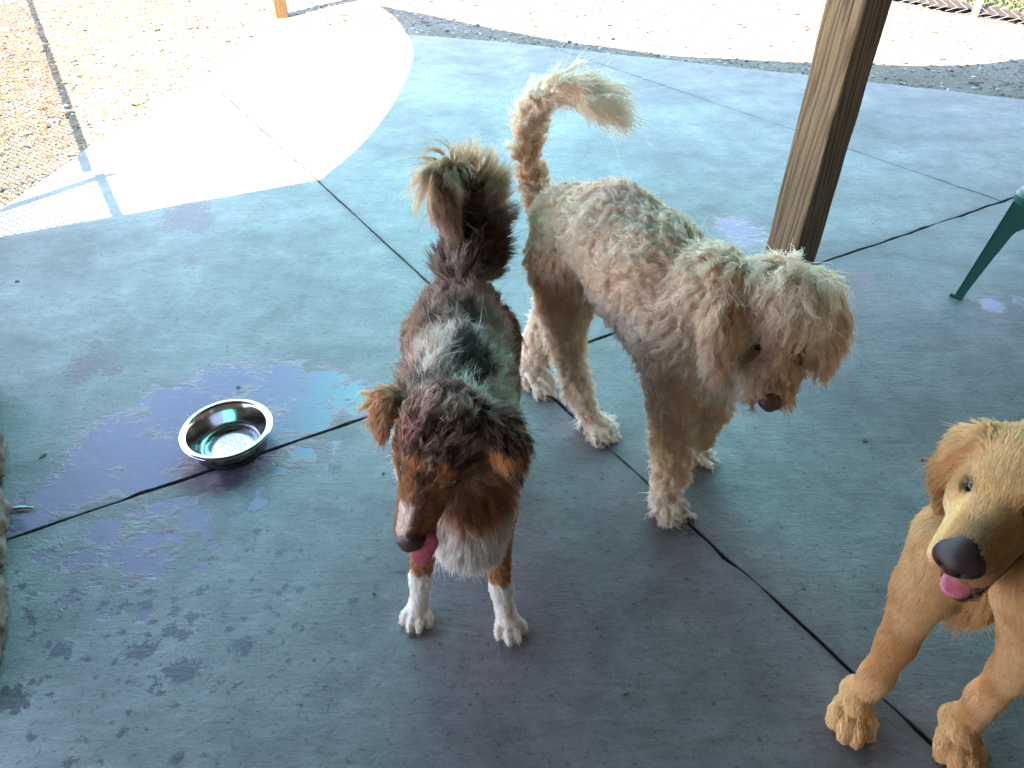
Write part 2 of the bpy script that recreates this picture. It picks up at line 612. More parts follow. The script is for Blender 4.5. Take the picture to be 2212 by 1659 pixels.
def scatter_straw():
    r = np.random.default_rng(8)
    cand = np.stack([r.normal(-3.1, 0.9, 9000), r.uniform(2.6, 8.5, 9000)], -1)
    extra = np.stack([r.uniform(-2.4, 5, 1500), r.uniform(5.0, 7.5, 1500)], -1)
    cand = np.concatenate([cand, extra])
    cand = cand[~in_patio(cand)]
    n_ = len(cand)
    L = r.uniform(0.012, 0.05, n_)
    w = r.uniform(0.001, 0.0035, n_)
    a = r.uniform(0, np.pi, n_)
    base = np.stack([cand[:, 0], cand[:, 1], np.zeros(n_)], -1)
    zg = GZ + 0.022 * (fbm(base, 1.4, 5) - 0.5) + 0.012 * (fbm(base, 6, 9) - 0.5) + r.uniform(.004, .016, n_)
    d = np.stack([np.cos(a), np.sin(a), r.uniform(-.2, .2, n_)], -1) * L[:, None] / 2
    s = np.stack([-np.sin(a), np.cos(a), np.zeros(n_)], -1) * w[:, None]
    up = np.array([0, 0, 1.0])[None] * w[:, None]
    c = np.stack([cand[:, 0], cand[:, 1], zg], -1)
    VV = np.stack([c - d - s, c - d + s, c - d + up, c + d - s, c + d + s, c + d + up], 1).reshape(-1, 3)
    tf = np.array([[0, 3, 5, 2], [2, 5, 4, 1], [1, 4, 3, 0]])
    FF = (tf[None] + (np.arange(n_) * 6)[:, None, None]).reshape(-1, 4)
    me = mesh_from(VV, FF)
    at = me.attributes.new('tone', 'FLOAT', 'POINT')
    at.data.foreach_set('value', np.repeat(r.uniform(0, 1, n_), 6).astype(np.float32))
    return me


n = NT('straw')
n.base(n.ramp(n.attr('tone').outputs['Fac'], [(0, (0.10, 0.045, 0.02)), (0.5, (0.25, 0.13, 0.05)), (1, (0.42, 0.28, 0.13))]))
n.rough(0.8)
tag(link('straw_litter', scatter_straw(), mats=n.m), kind='stuff')

# ------------------------------------------------------------------ timber posts
def mat_wood(name, c1, c2, c3, foot=None):
    n = NT(name)
    v = n.coord((1, 1, 0.055))
    ring = n.new('ShaderNodeTexWave', wave_type='BANDS', bands_direction='DIAGONAL')
    n.lk(v, ring.inputs['Vector'])
    ring.inputs['Scale'].default_value = 26
    ring.inputs['Distortion'].default_value = 9
    ring.inputs['Detail'].default_value = 3
    ring.inputs['Detail Scale'].default_value = 1.3
    fib = n.noise(n.coord((60, 60, 1.6)), 3, 4, 0.7)
    bl = n.noise(n.coord((2, 2, 0.7)), 2.2, 4, 0.6)
    col = n.ramp(ring.outputs['Fac'], [(0.15, c1), (0.6, c2)])
    col = n.mix(n.math('MULTIPLY', bl, 0.8), col, c3)
    col = n.mix(1.0, col, n.ramp(fib, [(0.3, 0.62), (0.6, 1.1)]), 'MULTIPLY')
    crack = n.noise(n.coord((45, 45, 0.9), loc=(3, 1, 0)), 1.6, 2, 0.4)
    col = n.mix(1.0, col, n.ramp(crack, [(0.27, 0.25), (0.31, 1.0)]), 'MULTIPLY')
    if foot:
        sep = n.new('ShaderNodeSeparateXYZ')
        n.lk(n.coord(), sep.inputs[0])
        f = n.math('MULTIPLY_ADD', sep.outputs[2], -1.6, 1.25, clamp=True)
        col = n.mix(n.math('MULTIPLY', f, 0.75), col, n.mix(1.0, col, foot, 'MULTIPLY'))
    n.base(col)
    n.rough(0.8)
    n.bump(n.math('ADD', n.math('MULTIPLY', fib, 0.6), n.math('ADD', n.math('MULTIPLY', ring.outputs['Fac'], 0.5), crack)), 0.5, 0.004)
    return n.m


def post_mesh(w, h, bev=0.006, wob=0.0015):
    bm = bmesh.new()
    seg = 60
    prof = []
    k = w / 2
    for (sx, sy) in ((1, 1), (-1, 1), (-1, -1), (1, -1)):
        a0 = {(1, 1): 0, (-1, 1): 90, (-1, -1): 180, (1, -1): 270}[(sx, sy)]
        for j in range(4):
            a = math.radians(a0 + 30 * j)
            prof.append((sx * (k - bev) + bev * math.cos(a), sy * (k - bev) + bev * math.sin(a)))
    rows = []
    for i in range(seg + 1):
        z = h * i / seg
        row = []
        for (x, y) in prof:
            q = np.array([x, y, z])
            d = (vnoise(q, 9, 2) - 0.5) * 2 * wob + (vnoise(q * np.array([1, 1, .4]), 30, 4) - 0.5) * wob
            r = 1 + d / k
            row.append(bm.verts.new((x * r, y * r, z)))
        rows.append(row)
    m = len(prof)
    for i in range(seg):
        for j in range(m):
            bm.faces.new((rows[i][j], rows[i][(j + 1) % m], rows[i + 1][(j + 1) % m], rows[i + 1][j]))
    bm.faces.new(rows[0][::-1])
    bm.faces.new(rows[-1])
    return bm_mesh(bm)


angB = math.atan2(dB[1], dB[0])
PW = 0.132
mid = G(1708, 592)
pc = mid[:2] + 0.5 * PW * (np.array([math.cos(math.radians(34)), math.sin(math.radians(34))]) + np.array([math.cos(math.radians(124)), math.sin(math.radians(124))]))
ROOF_Z = 2.42
wood1 = mat_wood('weathered_fir', (0.17, 0.085, 0.040), (0.42, 0.235, 0.120), (0.30, 0.17, 0.095), (0.50, 0.52, 0.52))
o = link('timber_post', post_mesh(PW, ROOF_Z), mats=wood1)
o.location = (pc[0], pc[1], 0.0)
o.rotation_euler.z = math.radians(34)
tag(o, 'thick weathered brown timber post rising behind the curly cream dog', 'post')

sp = G(606, 40, GZ)
wood2 = mat_wood('fresh_cedar', (0.17, 0.075, 0.026), (0.24, 0.115, 0.043), (0.20, 0.095, 0.037))
o = link('timber_post', post_mesh(0.09, 2.5), mats=wood2)
o.location = (sp[0], sp[1] + 0.04, GZ - 0.02)
o.rotation_euler.z = math.radians(24)
tag(o, 'slim sunlit orange timber post standing in the gravel beyond the slab', 'post')

# ------------------------------------------------------------------ porch roof over the near half of the patio
def unshadow(p, z):
    L = z / math.tan(SUN_EL)
    return np.array([p[0] - L * math.cos(SH_AZ), p[1] - L * math.sin(SH_AZ), z])


ra, rb_ = unshadow(G(680, 393), ROOF_Z + 0.0), unshadow(G(0, 515), ROOF_Z)
dr = (ra - rb_)[:2] / np.linalg.norm((ra - rb_)[:2])
nr_ = np.array([-dr[1], dr[0]])
rz = math.atan2(dr[1], dr[0])
RT = empty('porch_roof', (ra[0], ra[1], ROOF_Z))
tag(RT, 'plain timber porch roof over the near half of the patio, out of sight above', 'roof')


def rloc(s_, t_, z_):
    q = ra[:2] + dr * s_ + nr_ * t_
    return (q[0], q[1], z_)


bm = bmesh.new()
RM = Matrix.Rotation(rz, 3, 'Z')
add_box(bm, rloc(0.8, -2.6, ROOF_Z + 0.075), (11.0, 5.2 - 0.04, 0.03), RM)
woodR = mat_wood('roof_boards', (0.07, 0.045, 0.03), (0.13, 0.09, 0.06), (0.09, 0.07, 0.05))
link('deck', bm_mesh(bm), RT, woodR)
bm = bmesh.new()
add_box(bm, rloc(0.8, -0.02, ROOF_Z + 0.03), (11.0, 0.038, 0.14), RM)
link('fascia', bm_mesh(bm), RT, woodR)
for k in range(9):
    bm = bmesh.new()
    add_box(bm, rloc(-4.4 + 1.25 * k, -2.6, ROOF_Z + 0.005), (0.045, 5.1, 0.10), RM)
    link('rafter', bm_mesh(bm), RT, woodR)

# unseen walls added behind and to the right, to darken the near patio
bm = bmesh.new()
add_box(bm, rloc(0.8, -3.75, 1.2), (11.0, 0.12, 2.5), RM)
add_box(bm, rloc(4.9, -2.45, 1.2), (0.12, 2.5, 2.5), RM)
n = NT('stucco')
n.base((0.13, 0.11, 0.09)); n.rough(0.9)
n.bump(n.noise(n.coord(), 60, 4, 0.6), 0.4, 0.004)
tag(link('shade_wall', bm_mesh(bm), mats=n.m), 'unseen tan stucco wall added behind the photographer to darken the near patio', 'wall')

# ------------------------------------------------------------------ the teal shade sails that tint the patio
def catmull(pts, k=8):
    out = []
    m = len(pts)
    for i in range(m - 1):
        p0, p1, p2, p3 = pts[max(i - 1, 0)], pts[i], pts[i + 1], pts[min(i + 2, m - 1)]
        for j in range(k):
            t = j / k
            out.append(0.5 * ((2 * p1) + (-p0 + p2) * t + (2 * p0 - 5 * p1 + 4 * p2 - p3) * t * t + (-p0 + 3 * p1 - 3 * p2 + p3) * t ** 3))
    out.append(pts[-1])
    return out


left_edge = [G(*q)[:2] for q in ((695, 385), (790, 300), (850, 221), (883, 150), (891, 115), (882, 80), (852, 32), (812, 3))]
low = left_edge[0] + (left_edge[0] - left_edge[1]) * 1.15
left_edge = catmull([low + np.array([-.15, -.35])] + left_edge, 6)
far_edge = [G(*q)[:2] for q in ((812, 3), (1000, 38), (1100, 60), (1300, 90), (1500, 112), (1900, 128), (2050, 130), (2110, 127), (2212, 115))]
g1 = far_edge[-1]
far_edge = catmull(far_edge + [g1 + np.array([0.75, 0.34]), g1 + np.array([2.6, 1.6])], 6)
SZ = 2.45
lowR = np.array([6.8, left_edge[0][1] + 0.457 * (6.8 - left_edge[0][0])])


def sail_z(P2):
    """height of the cloth: pulled up at its corners, slack in the middle"""
    c = np.array([1.8, 4.0])
    d = np.linalg.norm(P2 - c, axis=1)
    return SZ + 0.05 + 0.02 * d


ring = np.array([*left_edge[:-1], *far_edge, lowR])
gx, gy = np.meshgrid(np.arange(-3, 7.5, 0.2), np.arange(1, 8, 0.2))
g = np.stack([gx.ravel(), gy.ravel()], -1)
nrg = len(ring)
res = delaunay_2d_cdt([Vector(q) for q in ring] + [Vector(q) for q in g], [(i, (i + 1) % nrg) for i in range(nrg)], [list(range(nrg))], 1, 1e-5)
pts = np.array([p[:] for p in res[0]])
zz = sail_z(pts)
L = zz / math.tan(SUN_EL)
pv = np.stack([pts[:, 0] - L * math.cos(SH_AZ), pts[:, 1] - L * math.sin(SH_AZ), zz], -1)
n = NT('teal_shade_cloth')
n.n.remove(n.b)
df = n.new('ShaderNodeBsdfDiffuse'); df.inputs[0].default_value = (0.03, 0.45, 0.45, 1)
tr = n.new('ShaderNodeBsdfTranslucent'); tr.inputs[0].default_value = (0.07, 0.93, 0.90, 1)
mx = n.new('ShaderNodeMixShader'); mx.inputs[0].default_value = 0.96
n.lk(df.outputs[0], mx.inputs[1]); n.lk(tr.outputs[0], mx.inputs[2]); n.lk(mx.outputs[0], n.out.inputs[0])
SAILM = n.m
SL = mesh_from(pv, res[2])
tag(link('shade_sail', SL, mats=SAILM, smooth=True), 'teal shade sail stretched over the patio from the slim post', 'shade sail')

# ------------------------------------------------------------------ chain link fences
n = NT('galvanised_steel')
n.base((0.50, 0.51, 0.52)); n.b.inputs['Metallic'].default_value = 0.75; n.rough(0.42)
GALV = n.m


def chain_link(p0, d, length, z0, z1, cell, r):
    """woven zigzag wires, each hooked over its neighbour"""
    bm = bmesh.new()
    d = np.array(d)
    side = np.array([-d[1], d[0]])
    m = int(length / cell)
    rows = int((z1 - z0) / (cell * 0.5))
    for i in range(m + 1):
        pts = []
        for j in range(rows + 1):
            off = (0.5 if (j + i * 0) % 2 else -0.5) * cell * 1.04
            s_ = i * cell + cell * 0.5 + off
            q = p0[:2] + d * s_ + side * (0.002 * (1 if j % 2 else -1))
            pts.append((q[0], q[1], z0 + j * cell * 0.5))
        add_tube(bm, pts, r, seg=4)
    return bm_mesh(bm)


# far fence at the top right
f0, f1 = G(1925, 8, GZ), G(2212, 60, GZ)
fd = (f1 - f0)[:2]; fd /= np.linalg.norm(fd)
fp = G(2106, 38, GZ)[:2]
FF_ = empty('chain_link_fence', (fp[0], fp[1], GZ))
tag(FF_, 'bright silver chain link fence at the far edge of the yard in front of greenery', 'fence')
link('wire_mesh', chain_link(fp - fd * 2.4, fd, 5.4, GZ + 0.01, 1.35, 0.075, 0.0030), FF_, GALV)
for s_ in (0.0, -2.4, 2.9):
    bm = bmesh.new()
    q = fp + fd * s_
    q = q + np.array([-fd[1], fd[0]]) * -0.03
    add_tube(bm, [(q[0], q[1], GZ - 0.1), (q[0], q[1], 1.42)], 0.028, seg=16)
    link('post', bm_mesh(bm), FF_, GALV, smooth=False)
bm = bmesh.new()
q0, q1 = fp - fd * 2.4, fp + fd * 3.0
add_tube(bm, [(q0[0], q0[1], 1.37), (q1[0], q1[1], 1.37)], 0.02, seg=12)
link('top_rail', bm_mesh(bm), FF_, GALV)

# near fence just outside the left of the picture: its shadow lies over the slab and the straw
FH = 1.50
sft = np.array([math.cos(SH_AZ), math.sin(SH_AZ)]) * FH / math.tan(SUN_EL)
a_, b_ = G(190, 371)[:2] - sft, G(60, 0)[:2] - sft
ld = (b_ - a_) / np.linalg.norm(b_ - a_)
LF = empty('chain_link_fence', (a_[0], a_[1], 0))
tag(LF, 'chain link fence outside the left edge, seen only by its shadow', 'fence')
link('wire_mesh', chain_link(a_ + ld * 0.03, ld, 4.6, 0.02, FH - 0.02, 0.062, 0.0031), LF, GALV)
bm = bmesh.new()
e_ = a_ + ld * 4.8
add_tube(bm, [(a_[0], a_[1], FH), (e_[0], e_[1], FH)], 0.021, seg=12)
link('top_rail', bm_mesh(bm), LF, GALV)
c_, d_ = G(214, 376)[:2] - sft, G(256, 470)[:2] - sft
d2 = (d_ - c_) / np.linalg.norm(d_ - c_)
e2 = c_ + d2 * 2.0
bm = bmesh.new()
add_tube(bm, [(c_[0], c_[1], FH), (e2[0], e2[1], FH)], 0.021, seg=12)
link('top_rail', bm_mesh(bm), LF, GALV)
link('wire_mesh', chain_link(c_ + d2 * 0.05, d2, 1.9, 0.02, FH + 0.02, 0.062, 0.0031), LF, GALV)
pq = G(200, 388)[:2] - sft
bm = bmesh.new()
add_tube(bm, [(pq[0], pq[1], 0), (pq[0], pq[1], FH + 0.015)], 0.027, seg=14)
link('post', bm_mesh(bm), LF, GALV)
bm = bmesh.new()
add_tube(bm, [(pq[0] + .002, pq[1], FH - 0.04), (pq[0] + .006, pq[1] + .006, FH + 0.06), (pq[0] + 0.025, pq[1] + 0.012, FH + 0.12), (pq[0] + 0.06, pq[1] + 0.01, FH + 0.15)], [0.02, 0.022, 0.016, 0.004], seg=8)
link('latch', bm_mesh(bm), LF, GALV)
for (du, dv, rr) in ((-0.055, 0.0, 0.004), (0.05, 0.0, 0.004)):
    bm = bmesh.new()
    nx_ = np.array([ld[0], ld[1]]) * du
    add_tube(bm, [(pq[0] + nx_[0], pq[1] + nx_[1], 0), (pq[0] + nx_[0], pq[1] + nx_[1], FH - 0.03)], rr, seg=6)
    link('tension_bar', bm_mesh(bm), LF, GALV)
for uv in ((176, 340), (128, 207), (62, 48), (95, 118)):
    q = G(*uv)[:2] - sft * 0.97
    bm = bmesh.new()
    add_tube(bm, [(q[0], q[1], GZ), (q[0] + .004, q[1], 0.7), (q[0], q[1] + 0.004, FH - 0.03)], 0.0065, seg=6)
    link('stay', bm_mesh(bm), LF, GALV)

# ------------------------------------------------------------------ greenery behind the far fence
def leaf_cloud(cx, cy, rx, ry, h, nleaf, sz, seed, z0=GZ):
    r = np.random.default_rng(seed)
    u = r.normal(size=(nleaf, 3)); u /= np.linalg.norm(u, axis=1)[:, None]
    rad = r.uniform(0.25, 1.0, nleaf) ** 0.5
    c = u * rad[:, None] * np.array([rx, ry, h / 2]) + np.array([cx, cy, z0 + h / 2])
    keep = vnoise(c, 5.0, seed) > 0.38
    c = c[keep]; k = len(c)
    a = r.normal(size=(k, 3)); a /= np.linalg.norm(a, axis=1)[:, None]
    b = np.cross(a, r.normal(size=(k, 3))); b /= np.linalg.norm(b, axis=1)[:, None]
    s1 = (sz * r.uniform(.6, 1.4, k))[:, None]
    nn = np.cross(a, b)
    VV = np.stack([c - a * s1, c + b * s1 * .38 + nn * s1 * .1, c + a * s1, c - b * s1 * .38 + nn * s1 * .1], 1).reshape(-1, 3)
    FFx = np.arange(k * 4).reshape(-1, 4)
    me = mesh_from(VV, FFx)
    at = me.attributes.new('tone', 'FLOAT', 'POINT')
    at.data.foreach_set('value', np.repeat(r.uniform(0, 1, k), 4).astype(np.float32))
    return me


n = NT('leaf_green')
n.base(n.ramp(n.attr('tone').outputs['Fac'], [(0, (0.025, 0.06, 0.012)), (0.5, (0.07, 0.13, 0.02)), (1, (0.16, 0.2, 0.04))]))
n.rough(0.6)
LEAF = n.m
n = NT('bark')
n.base((0.09, 0.06, 0.045)); n.rough(0.9)
BARK = n.m
fn = np.array([-fd[1], fd[0]])
fn = fn if fn[1] > 0 else -fn
for k, (s_, t_, rr, hh, lab) in enumerate(((-1.0, 1.1, 0.65, 1.0, 'low yellow-green shrub behind the wire fence beside the thick timber post'),
                                          (1.1, 0.75, 0.7, 1.3, 'dark green shrub behind the wire fence at the upper right corner'))):
    q = fp + fd * s_ + fn * t_
    S = empty('shrub', (q[0], q[1], GZ))
    tag(S, lab, 'shrub', 'shrubs behind the far fence')
    link('foliage', leaf_cloud(q[0], q[1], rr, rr * 0.8, hh, 5200, 0.028, 20 + k), S, LEAF)
    bm = bmesh.new()
    r_ = random.Random(k)
    for j in range(6):
        aa = r_.uniform(0, 6.28)
        add_tube(bm, [(q[0], q[1], GZ - .02), (q[0] + .15 * math.cos(aa), q[1] + .15 * math.sin(aa), hh * .4), (q[0] + .35 * math.cos(aa), q[1] + .35 * math.sin(aa), hh * .8)], [0.02, 0.012, 0.004], seg=6)
    link('stem', bm_mesh(bm), S, BARK)
# red-brown mulch bed and grass behind the fence
r = np.random.default_rng(5)
def strip(t0, t1, z, amp):
    vs, fs = [], []
    kx = 60
    for i in range(kx + 1):
        s_ = -3 + 7 * i / kx
        for t in (t0, t1):
            q = fp + fd * s_ + fn * (t + (r.uniform(-amp, amp) if t == t0 else 0))
            vs.append((q[0], q[1], z + .01 * r.uniform(-1, 1)))
    for i in range(kx): fs.append((2 * i, 2 * i + 1, 2 * i + 3, 2 * i + 2))
    return mesh_from(vs, fs)
n = NT('red_mulch')
mf = n.noise(n.coord(), 40, 5, 0.8)
n.base(n.ramp(mf, [(0.3, (0.02, 0.015, 0.01)), (0.7, (0.085, 0.062, 0.042))])); n.rough(0.95); n.bump(mf, 1, 0.03)
tag(link('mulch_bed', strip(0.02, 0.28, GZ + 0.03, 0.05), mats=n.m), kind='structure')
k = 9000
cs = r.uniform(-3, 4, k); ct = 0.35 + np.abs(r.normal(0, 1.2, k))
base = np.stack([fp[0] + fd[0] * cs + fn[0] * ct, fp[1] + fd[1] * cs + fn[1] * ct, np.full(k, GZ)], -1)
a = r.uniform(0, 6.28, k); hgt = r.uniform(.04, .14, k)
sd_ = np.stack([np.cos(a), np.sin(a), np.zeros(k)], -1) * 0.006
lean = np.stack([np.cos(a + 1.5), np.sin(a + 1.5), np.zeros(k)], -1) * hgt[:, None] * .4
tip = base + lean + np.array([0, 0, 1]) * hgt[:, None]
midp = base + lean * .35 + np.array([0, 0, .6]) * hgt[:, None]
VV = np.stack([base - sd_, base + sd_, midp + sd_ * .7, midp - sd_ * .7, tip], 1).reshape(-1, 3)
FFx = []
for i in range(k): FFx += [(5 * i, 5 * i + 1, 5 * i + 2, 5 * i + 3), (5 * i + 3, 5 * i + 2, 5 * i + 4)]
me = mesh_from(VV, FFx)
at = me.attributes.new('tone', 'FLOAT', 'POINT')
at.data.foreach_set('value', np.repeat(r.uniform(0.2, 1, k), 5).astype(np.float32))
tag(link('grass', me, mats=LEAF), kind='stuff')

# ------------------------------------------------------------------ green plastic side table at the right edge
n = NT('dark_green_plastic')
n.base((0.003, 0.070, 0.060)); n.rough(0.38)
n.bump(n.noise(n.coord(), 90, 3), 0.08, 0.002)
PLAS = n.m
TZ = 0.43
ft = G(2060, 641, 0.0)[:2]
cr = G(2186, 412, TZ)[:2]                       # near-left corner of the top
ex = np.array([math.cos(math.radians(-52)), math.sin(math.radians(-52))])     # along the front edge
ey = np.array([math.cos(math.radians(38)), math.sin(math.radians(38))])       # along the left edge
TT = empty('side_table', (cr[0], cr[1], 0))
tag(TT, 'dark green plastic side table with splayed legs cut off by the right edge', 'table')
SX, SY = 0.36, 0.80


def tp(x, y, z):
    q = cr + ex * x + ey * y
    return (q[0], q[1], z)


# top: slightly crowned rounded square with a turned-down rim
bm = bmesh.new()
def rr_ring(inset, z, k=6, rad=0.05):
    out = []
    for (cx_, cy_, a0) in ((SX - rad, SY - rad, 0), (rad, SY - rad, 90), (rad, rad, 180), (SX - rad, rad, 270)):
        for j in range(k + 1):
            a = math.radians(a0 + 90 * j / k)
            out.append(bm.verts.new(tp(cx_ + (rad - inset) * math.cos(a), cy_ + (rad - inset) * math.sin(a), z)))
    return out
rings = [rr_ring(0.004, TZ - 0.032), rr_ring(0.0, TZ - 0.034), rr_ring(-0.002, TZ - 0.012), rr_ring(0.004, TZ - 0.002), rr_ring(0.014, TZ), rr_ring(0.03, TZ - 0.001)]
for i in range(len(rings) - 1):
    m = len(rings[i])
    for j in range(m): bm.faces.new((rings[i][j], rings[i][(j + 1) % m], rings[i + 1][(j + 1) % m], rings[i + 1][j]))
bm.faces.new(rings[-1])
link('table_top', bm_mesh(bm), TT, PLAS, smooth=False)


def leg_apron(cx0, cy0, dx, dy, foot):
    """one leg: an L of two tapering webs running down to the foot, with a lip at the toe"""
    bm = bmesh.new()
    N_ = 22
    t_ = 0.006
    top = np.array([cx0, cy0]); fo = np.array(foot)
    pr = []
    for i in range(N_ + 1):
        f = i / N_
        z = (TZ - 0.034) * (1 - f)
        c = top * (1 - f) + fo * f
        w = 0.027 + 0.035 * (1 - f) ** 1.3 + 0.16 * max(0, 1 - f * 3.6) ** 2.2
        pr.append((c, w, z))
    for (ax, ay, th) in ((dx, 0, (0, dy)), (0, dy, (dx, 0))):
        a_o, b_o, a_i, b_i = [], [], [], []
        for (c, w, z) in pr:
            p1 = c; p2 = c + np.array([ax, ay]) * w
            off = np.array(th) * t_
            a_o.append(bm.verts.new(tp(*p1, z))); b_o.append(bm.verts.new(tp(*p2, z)))
            a_i.append(bm.verts.new(tp(*(p1 + off), z))); b_i.append(bm.verts.new(tp(*(p2 + off), z)))
        for i in range(N_):
            for (p, q) in ((a_o, b_o), (b_o, b_i), (b_i, a_i), (a_i, a_o)):
                bm.faces.new((p[i], q[i], q[i + 1], p[i + 1]))
        bm.faces.new((a_o[0], b_o[0], b_i[0], a_i[0])); bm.faces.new((a_o[-1], a_i[-1], b_i[-1], b_o[-1]))
    c = fo - np.array([dx, dy]) * 0.004
    add_tube(bm, [tp(*(c + np.array([-dx * .008, 0])), 0.006), tp(*(c + np.array([dx * .03, dy * 0.004])), 0.006)], 0.006, seg=8)
    bmesh.ops.recalc_face_normals(bm, faces=bm.faces)
    return bm_mesh(bm)


fl = np.array([(ft - cr) @ ex, (ft - cr) @ ey])
spl = fl - np.array([0.012, 0.012])
for (cx0, cy0, dx, dy) in ((0.012, 0.012, 1, 1), (SX - 0.012, 0.012, -1, 1), (SX - 0.012, SY - 0.012, -1, -1), (0.012, SY - 0.012, 1, -1)):
    foot = (cx0 + spl[0] * dx, cy0 + spl[1] * dy)
    link('leg', leg_apron(cx0, cy0, dx, dy, foot), TT, PLAS)

# ------------------------------------------------------------------ steel water bowl
n = NT('brushed_steel')
n.base((0.46, 0.46, 0.45)); n.b.inputs['Metallic'].default_value = 1.0
vv_ = n.coord((1, 1, 22))
ln = n.noise(vv_, 18, 3)
n.rough(n.math('MULTIPLY_ADD', ln, 0.12, 0.10))
n.bump(ln, 0.06, 0.001)
STEEL = n.m
n = NT('black_rubber')
n.base((0.015, 0.015, 0.016)); n.rough(0.6)
RUB = n.m
bc = G(488, 924, 0.068)
BR = 0.121
BW = empty('water_bowl', (bc[0], bc[1], 0))
tag(BW, 'steel dog bowl with a little water standing on the wet concrete', 'dog bowl')
prof = [(0.0, 0.0075), (0.04, 0.0075), (0.071, 0.0075), (0.0725, 0.006), (0.077, 0.006), (0.082, 0.010), (0.0865, 0.022), (0.095, 0.048), (0.101, 0.0625), (0.1035, 0.0665),
        (0.108, 0.0692), (0.115, 0.0688), (0.1195, 0.066), (0.1208, 0.0635), (0.1195, 0.0625), (0.1185, 0.0645), (0.114, 0.0668), (0.108, 0.0672),
        (0.105, 0.0645), (0.0975, 0.048), (0.0895, 0.022), (0.0855, 0.008), (0.081, 0.003), (0.0, 0.003)]
vs, fs = lathe(prof, 96)
vs = [(x + bc[0], y + bc[1], z) for x, y, z in vs]
link('basin', mesh_from(vs, fs), BW, STEEL, smooth=True)
vs, fs = lathe([(0.070, 0.0032), (0.0885, 0.010), (0.0905, 0.008), (0.0895, 0.0005), (0.080, 0.0), (0.070, 0.0015)], 64)
link('base_ring', mesh_from([(x + bc[0], y + bc[1], z) for x, y, z in vs], fs), BW, RUB, smooth=True)
# paw print pressed into the floor of the bowl
bm = bmesh.new()
pd = math.radians(72)
def ov(cx_, cy_, rx_, ry_, rot, a0=0, a1=360):
    pts = []
    for j in range(25):
        a = math.radians(a0 + (a1 - a0) * j / 24)
        x = rx_ * math.cos(a); y = ry_ * math.sin(a)
        X_ = cx_ + x * math.cos(rot) - y * math.sin(rot); Y_ = cy_ + x * math.sin(rot) + y * math.cos(rot)
        w = (X_ * math.cos(pd - math.pi / 2) - Y_ * math.sin(pd - math.pi / 2), X_ * math.sin(pd - math.pi / 2) + Y_ * math.cos(pd - math.pi / 2))
        pts.append((bc[0] + w[0], bc[1] + w[1], 0.0077))
    add_tube(bm, pts, 0.0008, seg=6)
for (x, y, rt) in ((-0.028, 0.006, 0.5), (-0.010, 0.019, 0.15), (0.012, 0.019, -0.15), (0.029, 0.006, -0.5)): ov(x, y, 0.0075, 0.0105, rt)
ov(0, -0.018, 0.021, 0.016, 0, -30, 210)
link('paw_emblem', bm_mesh(bm), BW, STEEL, smooth=True)
n = NT('still_water')
n.base((0.9, 0.97, 1.0)); n.b.inputs['Transmission Weight'].default_value = 1.0; n.b.inputs['IOR'].default_value = 1.33; n.rough(0.0)
wv, wf = [(bc[0], bc[1], 0.0135)], []
for k in range(96):
    a = 2 * math.pi * k / 96
    wv.append((bc[0] + 0.0827 * math.cos(a), bc[1] + 0.0827 * math.sin(a), 0.0135))
for k in range(96): wf.append((0, 1 + k, 1 + (k + 1) % 96))
link('water', mesh_from(wv, wf), BW, n.m, smooth=True)

# ------------------------------------------------------------------ rough boulders at the left edge
n = NT('tan_fieldstone')
f1_ = n.noise(n.coord(), 7, 5, 0.65, 0.5); f2_ = n.noise(n.coord(), 60, 5, 0.7)
cc = n.ramp(f1_, [(0.35, (0.035, 0.022, 0.015)), (0.5, (0.12, 0.085, 0.058)), (0.66, (0.20, 0.165, 0.13))])
n.base(n.mix(1.0, cc, n.ramp(f2_, [(0.3, 0.6), (0.7, 1.15)]), 'MULTIPLY')); n.rough(0.9)
n.bump(n.math('ADD', f1_, n.math('MULTIPLY', f2_, .4)), 0.8, 0.01)
ROCK = n.m


def boulder(c, r3, seed, rot=0.0):
    bm = bmesh.new()
    bmesh.ops.create_icosphere(bm, subdivisions=5, radius=1)
    co = np.array([v.co[:] for v in bm.verts])
    d = 1 + 0.55 * (fbm(co + seed, 2.2, seed, 4) - 0.5) + 0.42 * (fbm(co + seed, 6, seed + 9, 4) - 0.5)
    co = co * d[:, None]
    co = np.sign(co) * np.abs(co) ** 0.8 * np.array(r3)
    ca, sa = math.cos(rot), math.sin(rot)
    co = np.stack([co[:, 0] * ca - co[:, 1] * sa, co[:, 0] * sa + co[:, 1] * ca, co[:, 2]], -1)
    co[:, 2] = np.maximum(co[:, 2] + r3[2] * 0.75, 0.001)
    co += np.array([c[0], c[1], 0])
    for v, q in zip(bm.verts, co): v.co = q
    return bm_mesh(bm)


bd0, bd1 = G(4, 1420)[:2], G(4, 850)[:2]
bdir = (bd1 - bd0) / np.linalg.norm(bd1 - bd0)
bnr = np.array([-bdir[1], bdir[0]])
for k, (s_, ln_, wd, ht, off, lab) in enumerate(((0.10, .15, .075, .055, .060, 'dark reddish rough stone at the left edge, nearest the bottom'),
                                          (0.37, .16, .080, .075, .058, 'rough tan stone at the left edge next to the end of the long joint'),
                                          (0.63, .14, .075, .070, .060, 'grey-tan rough stone at the left edge beside the puddle'),
                                          (0.88, .14, .070, .080, .062, 'brown rough stone at the left edge, farthest up the row'))):
    c = bd0 + bdir * s_ + bnr * off
    tag(link('edging_stone', boulder(c, (ln_, wd, ht), 3 + k * 5, math.atan2(bdir[1], bdir[0])), mats=ROCK, smooth=True), lab, 'stone', 'stones along the left edge')

